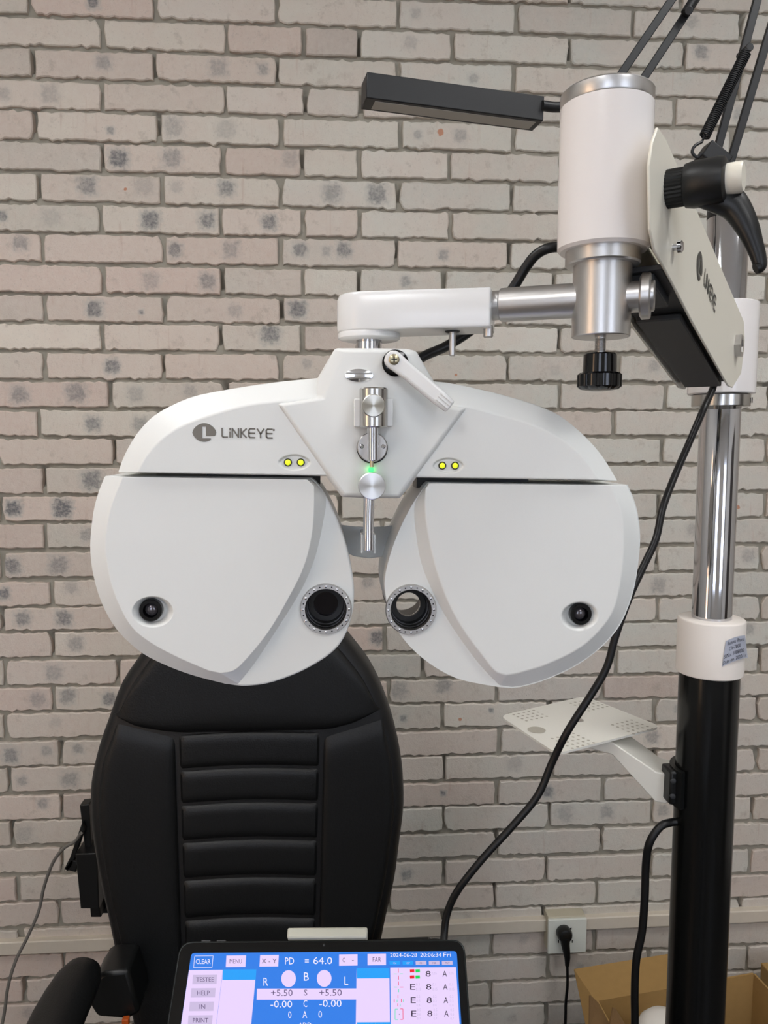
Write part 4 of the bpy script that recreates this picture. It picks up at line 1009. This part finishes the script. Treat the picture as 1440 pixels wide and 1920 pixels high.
SK, SR, SGN, SPK, SMT = emat('screen_black', (40,26,52)), emat('screen_red', (238,22,40)), emat('screen_green', (10,216,84)), emat('screen_pink', (240,90,130)), emat('screen_mint', (110,226,190))
# display rectangle
def scr_corner(u, v): return tl_c+TU*u+TV*v
ul = tp_(359,1787); ur = tp_(853,1781.5)
du0 = (ul-tl_c).dot(TU); dv0 = (ul-tl_c).dot(TV); du1 = (ur-tl_c).dot(TU)-.0; dv1 = HTB-dv0
scr = new(); loft(scr, [rounded(trect(du0, dv0, du1+.0015, dv1, .0001), .003, 4), rounded(trect(du0, dv0, du1+.0015, dv1, .0003), .003, 4)]); screen = link('screen', scr, SB, tb, smooth=False); screen['label'] = 'lit blue and white control screen'
LAY = {}
def layer(m, name): 
    key = (m.name, name) if name in ('acuity_text', 'test_marks', 'tab_text') else len(LAY)
    if key not in LAY: LAY[key] = (new(), m, name)
    return LAY[key][0]
def L1(x, y): return tp_(x, y, .0005)
def L2(x, y): return tp_(x, y, .0008)
def L3(x, y): return tp_(x, y, .0010)
def quad(m, name, pts, fn=L1): poly(layer(m, name), [fn(x, y) for x, y in pts])
def z1(x, y): return (320+x/4.8, 1740+y/4.8)
def z2(x, y): return (600+x/4.8, 1740+y/4.8)
def down(p, q): return (p, q)
def uvq(m, name, xa, ya, xb, yb, v_end=None, fn=L1, zf=z1):
    """panel whose top corners are given in the picture and that runs down the screen to v_end (metres)"""
    a, c = fn(*zf(xa, ya)), fn(*zf(xb, yb)); h_ = (a-tl_c).dot(TN)
    ua, uc = (a-tl_c).dot(TU), (c-tl_c).dot(TU); va, vc = (a-tl_c).dot(TV), (c-tl_c).dot(TV)
    poly(layer(m, name), [tl_c+TU*ua+TV*va+TN*h_, tl_c+TU*uc+TV*va+TN*h_, tl_c+TU*uc+TV*v_end+TN*h_, tl_c+TU*ua+TV*v_end+TN*h_])
VE = dv1-.0005
uvq(SP_, 'screen_panel', 166, 380, 470, 378, VE); uvq(SP_, 'screen_panel', 472, 376, 772, 373, VE)
uvq(SP_, 'screen_panel', 330, 364, 624, 360, VE, zf=z2); uvq(SP_, 'screen_panel', 632, 358, 1223, 352, VE, zf=z2)
def btn(m, name, x0, y0, x1, y1, fn=L2, zf=z1, sk_=-6): quad(m, name, [zf(x0, y0), zf(x1, y0-2), zf(x1+sk_, y1-2), zf(x0+sk_, y1)], fn)
btn(SC_, 'screen_tab', 472, 376, 772, 470); btn(SC_, 'screen_tab', 330, 364, 624, 456, zf=z2, sk_=2); btn(SC_, 'screen_tab', 332, 850, 634, 945, zf=z2, sk_=2)
btn(SP_, 'screen_panel', 503, 250, 680, 354); btn(SP_, 'screen_panel', 806, 246, 974, 350)
btn(SP_, 'screen_panel', 172, 240, 338, 342, zf=z2, sk_=0); btn(SP_, 'screen_panel', 428, 236, 594, 338, zf=z2, sk_=0)
btn(SP_, 'screen_panel', 778, 548, 1750, 648, sk_=-4)
for i, (y, x) in enumerate(((424,202),(544,188),(666,174),(788,162))): btn(SG, 'screen_button', x, y, x+218, y+84)
for x0, m in ((624,SC_),(742,SC_),(860,SG),(978,SG),(1096,SG)): btn(m, 'screen_tab' if m is SC_ else 'screen_button', x0, 300, x0+96, 334, zf=z2, sk_=2)
for cx_, cy_, zf in ((1062,458,z1),(1382,456,z1)):
    poly(layer(SP_, 'screen_panel'), [L2(*zf(cx_+66*math.cos(a), cy_+76*math.sin(a))) for a in [2*math.pi*k/32 for k in range(32)]])
fr = [((218,254),(383,252)),((383,252),(374,357)),((374,357),(208,359)),((208,359),(218,254))]
for (xa, ya), (xb, yb) in fr:
    d = math.hypot(xb-xa, yb-ya); ox, oy = -(yb-ya)/d*2, (xb-xa)/d*2
    quad(SW, 'screen_text', [z1(xa+ox, ya+oy), z1(xb+ox, yb+oy), z1(xb-ox, yb-oy), z1(xa-ox, ya-oy)], L2)
def txt(m, name, s, x0, y0, x1, y1, zf=z1): text_mesh(layer(m, name), s, lambda x, y: L3(*zf(x, y)), x0, y0, x1, y1)
for s, x0, y0, x1, y1 in (('CLEAR',228,284,360,326),('PD',1030,268,1112,330),('=',1208,286,1244,312),('64.0',1284,264,1454,328),('R',836,450,878,522),('B',1200,402,1244,476),('-0.00',900,656,1094,718),('C',1196,650,1230,714),('-0.00',1338,648,1538,712),('0',1058,752,1088,814),('A',1188,750,1228,812),('0',1330,748,1362,810),('ADD',1150,852,1268,905)): txt(SW, 'screen_text', s, x0, y0, x1, y1)
txt(SW, 'screen_text', 'L', 220, 440, 254, 514, z2)
txt(SW, 'screen_text', '2024-06-28', 632, 228, 872, 264, z2); txt(SW, 'screen_text', '20:06:34', 902, 226, 1092, 262, z2); txt(SW, 'screen_text', 'Fri', 1110, 224, 1178, 260, z2)
for s, x0, y0, x1, y1 in (('MENU',532,282,642,322),('X - Y',820,280,954,320),('TESTEE',232,446,390,486),('HELP',240,566,352,608),('IN',262,690,312,730),('PRINT',202,812,340,852),('+5.50',904,556,1098,614),('S',1200,556,1230,610),('+5.50',1338,554,1540,612)): txt(SD, 'button_text', s, x0, y0, x1, y1)
for s, x0, y0, x1, y1 in (('C',204,270,224,310),('-',288,292,304,297),('FAR',474,266,550,306)): txt(SD, 'button_text', s, x0, y0, x1, y1, z2)
for s, x in (('Cx',658),('CP',778),('CH',896),('NR',1014),('PRT',1126)): txt(SG if x < 800 else SD, 'tab_text', s, x, 310, x+30+(10 if len(s) > 2 else 0), 326, z2)
for i, y in enumerate((388,506,626,746)):
    o_ = i*5
    if i: txt(SK, 'optotype_text', 'E', 806+o_, y, 852+o_, y+52, z2)
    txt(SK, 'optotype_text', '8', 950+o_, y, 996+o_, y+52, z2); txt(SK, 'optotype_text', 'A', 1102+o_, y, 1142+o_, y+52, z2)
    vals = (['0.05'], ['0.1','0.15'], ['0.2','0.3','0.4'], ['0.5','0.6','0.7'])[i]
    for x in ((866,) if i else ())+(1014,1166):
        n_ = len(vals)
        for k, s in enumerate(vals):
            yy = y+10 if n_ == 1 else (y-8+k*44 if n_ == 2 else y-18+k*38)
            txt(SG, 'acuity_text', s, x+o_-8, yy, x+o_+(36 if len(s) > 3 else 24), yy+24, z2)
for x, m in ((808,SR),(858,SGN)):
    for y in (374,430): btn(m, 'red_bar' if m is SR else 'green_bar', x, y, x+40, y+28, zf=z2, sk_=2)
def ln(m, nm, x0, y0, x1, y1, t=3):
    d = math.hypot(x1-x0, y1-y0); ox, oy = -(y1-y0)/d*t, (x1-x0)/d*t
    quad(m, nm, [z2(x0+ox, y0+oy), z2(x1+ox, y1+oy), z2(x1-ox, y1-oy), z2(x0-ox, y0-oy)], L2)
for a in ((SPK,705,368,705,404),(SMT,664,416,692,416),(SMT,720,415,746,415),(SPK,706,430,707,466),(SPK,706,482,707,518),(SMT,666,534,694,534),(SPK,722,534,750,534),(SMT,708,552,708,580),(SPK,702,606,702,632),(SPK,668,642,668,670),(SMT,694,646,694,670),(SPK,732,640,732,670),(SMT,750,644,750,668),(SPK,700,680,700,706),(SMT,722,682,722,706),(SMT,676,732,700,732),(SMT,676,732,676,826),(SMT,676,826,702,826),(SPK,722,730,746,730),(SPK,746,730,748,824),(SPK,722,824,748,824),(SK,710,775,716,780)):
    ln(a[0], 'test_marks', *a[1:])
for bm_, m, nm in LAY.values():
    o = link(nm, bm_, m, screen, smooth=False)
    if nm in ('acuity_text', 'test_marks', 'tab_text'): o['kind'] = 'stuff'
# white holder clip
b = new(); ca, cb_ = tp_(539,1763,-.003), tp_(689,1763,-.003); 
mid = (ca+cb_)/2; wv = (cb_-ca).length
Rm = Matrix((TU, TV, TN)).transposed()
box(b, mid-TV*.0050+TN*.001, (wv, .009, .016), Rm); hl = thing('tablet_stand', T0+TV*.1-UZ*.06, 'white stand holding the tablet, only its top clip showing', 'stand')
link('top_clip', b, 'clip', hl, bevel=.0015)
b = new(); box(b, mid+TV*(HTB/2)-TN*.0125, (.09, HTB+.006, .008), Rm); link('back_plate', b, 'cream', hl, bevel=.0015)
bot = mid+TV*(HTB+.004); b = new(); box(b, bot-TN*.003, (.16,.006,.026), Rm); link('bottom_ledge', b, 'cream', hl, bevel=.001)
ZTB = bot.z-.035
b = new(); q0_ = mid+TV*(HTB*.55)-TN*.016; tube(b, [q0_, Vector((q0_.x, q0_.y-.02, ZTB+.01))], .012, 16); link('stem', b, 'cream', hl)
b = new(); lathe(b, Vector((q0_.x, q0_.y-.02, ZTB)), UZ, [(0,.07),(.008,.07),(.012,.06)], 40); link('foot', b, 'cream', hl)
yf = .60
tbl = thing('side_table', (.02, .36, 0), 'grey topped side table under the tablet', 'table')
b = new(); box(b, (.02, .37, ZTB-.0125), (.62,.46,.025)); link('table_top', b, 'tablegrey', tbl, bevel=.003)
for sx in (-.28,.32):
    for sy in (.17,.57): b = new(); box(b, (sx, sy, (ZTB-.025)/2), (.03,.03,ZTB-.025)); link('leg', b, 'black_plastic', tbl, bevel=.002)

# ------------------------------------------------------------------ cardboard boxes by the wall
cbx = thing('cardboard_box', (at(1240,1900,1.5).x, 1.5, 0), 'open brown cardboard carton on the floor behind the black tube', 'box')
def sheet(name, pts, th=.004, m='card'):
    b = new(); n = (pts[1]-pts[0]).cross(pts[2]-pts[0]).normalized(); 
    if n.y < 0: n = -n
    prism(b, pts, n*th); return link(name, b, m, cbx, smooth=False)
Y2 = 1.50
tlb, trb = at(1119,1877,Y2), at(1413,1826,Y2-.0)
zr_ = (tlb.z+trb.z)/2
bl, brr = Vector((tlb.x, Y2, .003)), Vector((trb.x, Y2, .003))
sheet('back_panel', [tlb, trb, brr, bl])
dfw = Vector((.03,-.30,0))
sheet('side_panel', [tlb+dfw*0, bl, bl+dfw, tlb+dfw-UZ*.03]); sheet('side_panel', [trb, brr, brr+dfw, trb+dfw])
sheet('front_panel', [tlb+dfw-UZ*.03, trb+dfw, brr+dfw, bl+dfw]); sheet('bottom_panel', [bl, brr, brr+dfw, bl+dfw])
f1 = [at(1076,1817,1.63), at(1274,1785,1.63), at(1274,1860,1.52), at(1122,1885,1.52), at(1099,1925,1.52)]
sheet('top_flap', f1)
sheet('inner_flap', [at(1107,1866,1.46), at(1122,1880,1.46), at(1146,1925,1.44), at(1106,1925,1.44)], .004, 'card_edge')
sheet('inner_flap', [at(1150,1889,1.42), at(1156,1893,1.42), at(1175,1925,1.41), at(1143,1925,1.41)], .004, 'card_edge')
b = new(); pc2 = at(1246,1915,1.36); lathe(b, Vector((pc2.x, pc2.y, .004)), UZ, [(0,.05),(.005,.052),(pc2.z-.03,.052),(pc2.z-.012,.047),(pc2.z+.002,.034),(pc2.z+.008,.016)], 36)
cup = link('round_cover', b, 'carrier'); tag(cup, 'white domed plastic canister standing in the open carton', 'canister')
b = new(); c2 = [at(1437,1835,1.50), at(1424,1920,1.48)]
q0 = at(1434,1840,1.66); xa_ = q0.x; fz = at(1430,1838,1.62).z
box(b, (xa_+.15, 1.62, fz/2), (.30, .12, fz))
cb2 = link('cardboard_box', b, 'card', bevel=.002); tag(cb2, 'orange-brown carton corner at the far right edge by the wall', 'box')
bpy.context.view_layer.update()
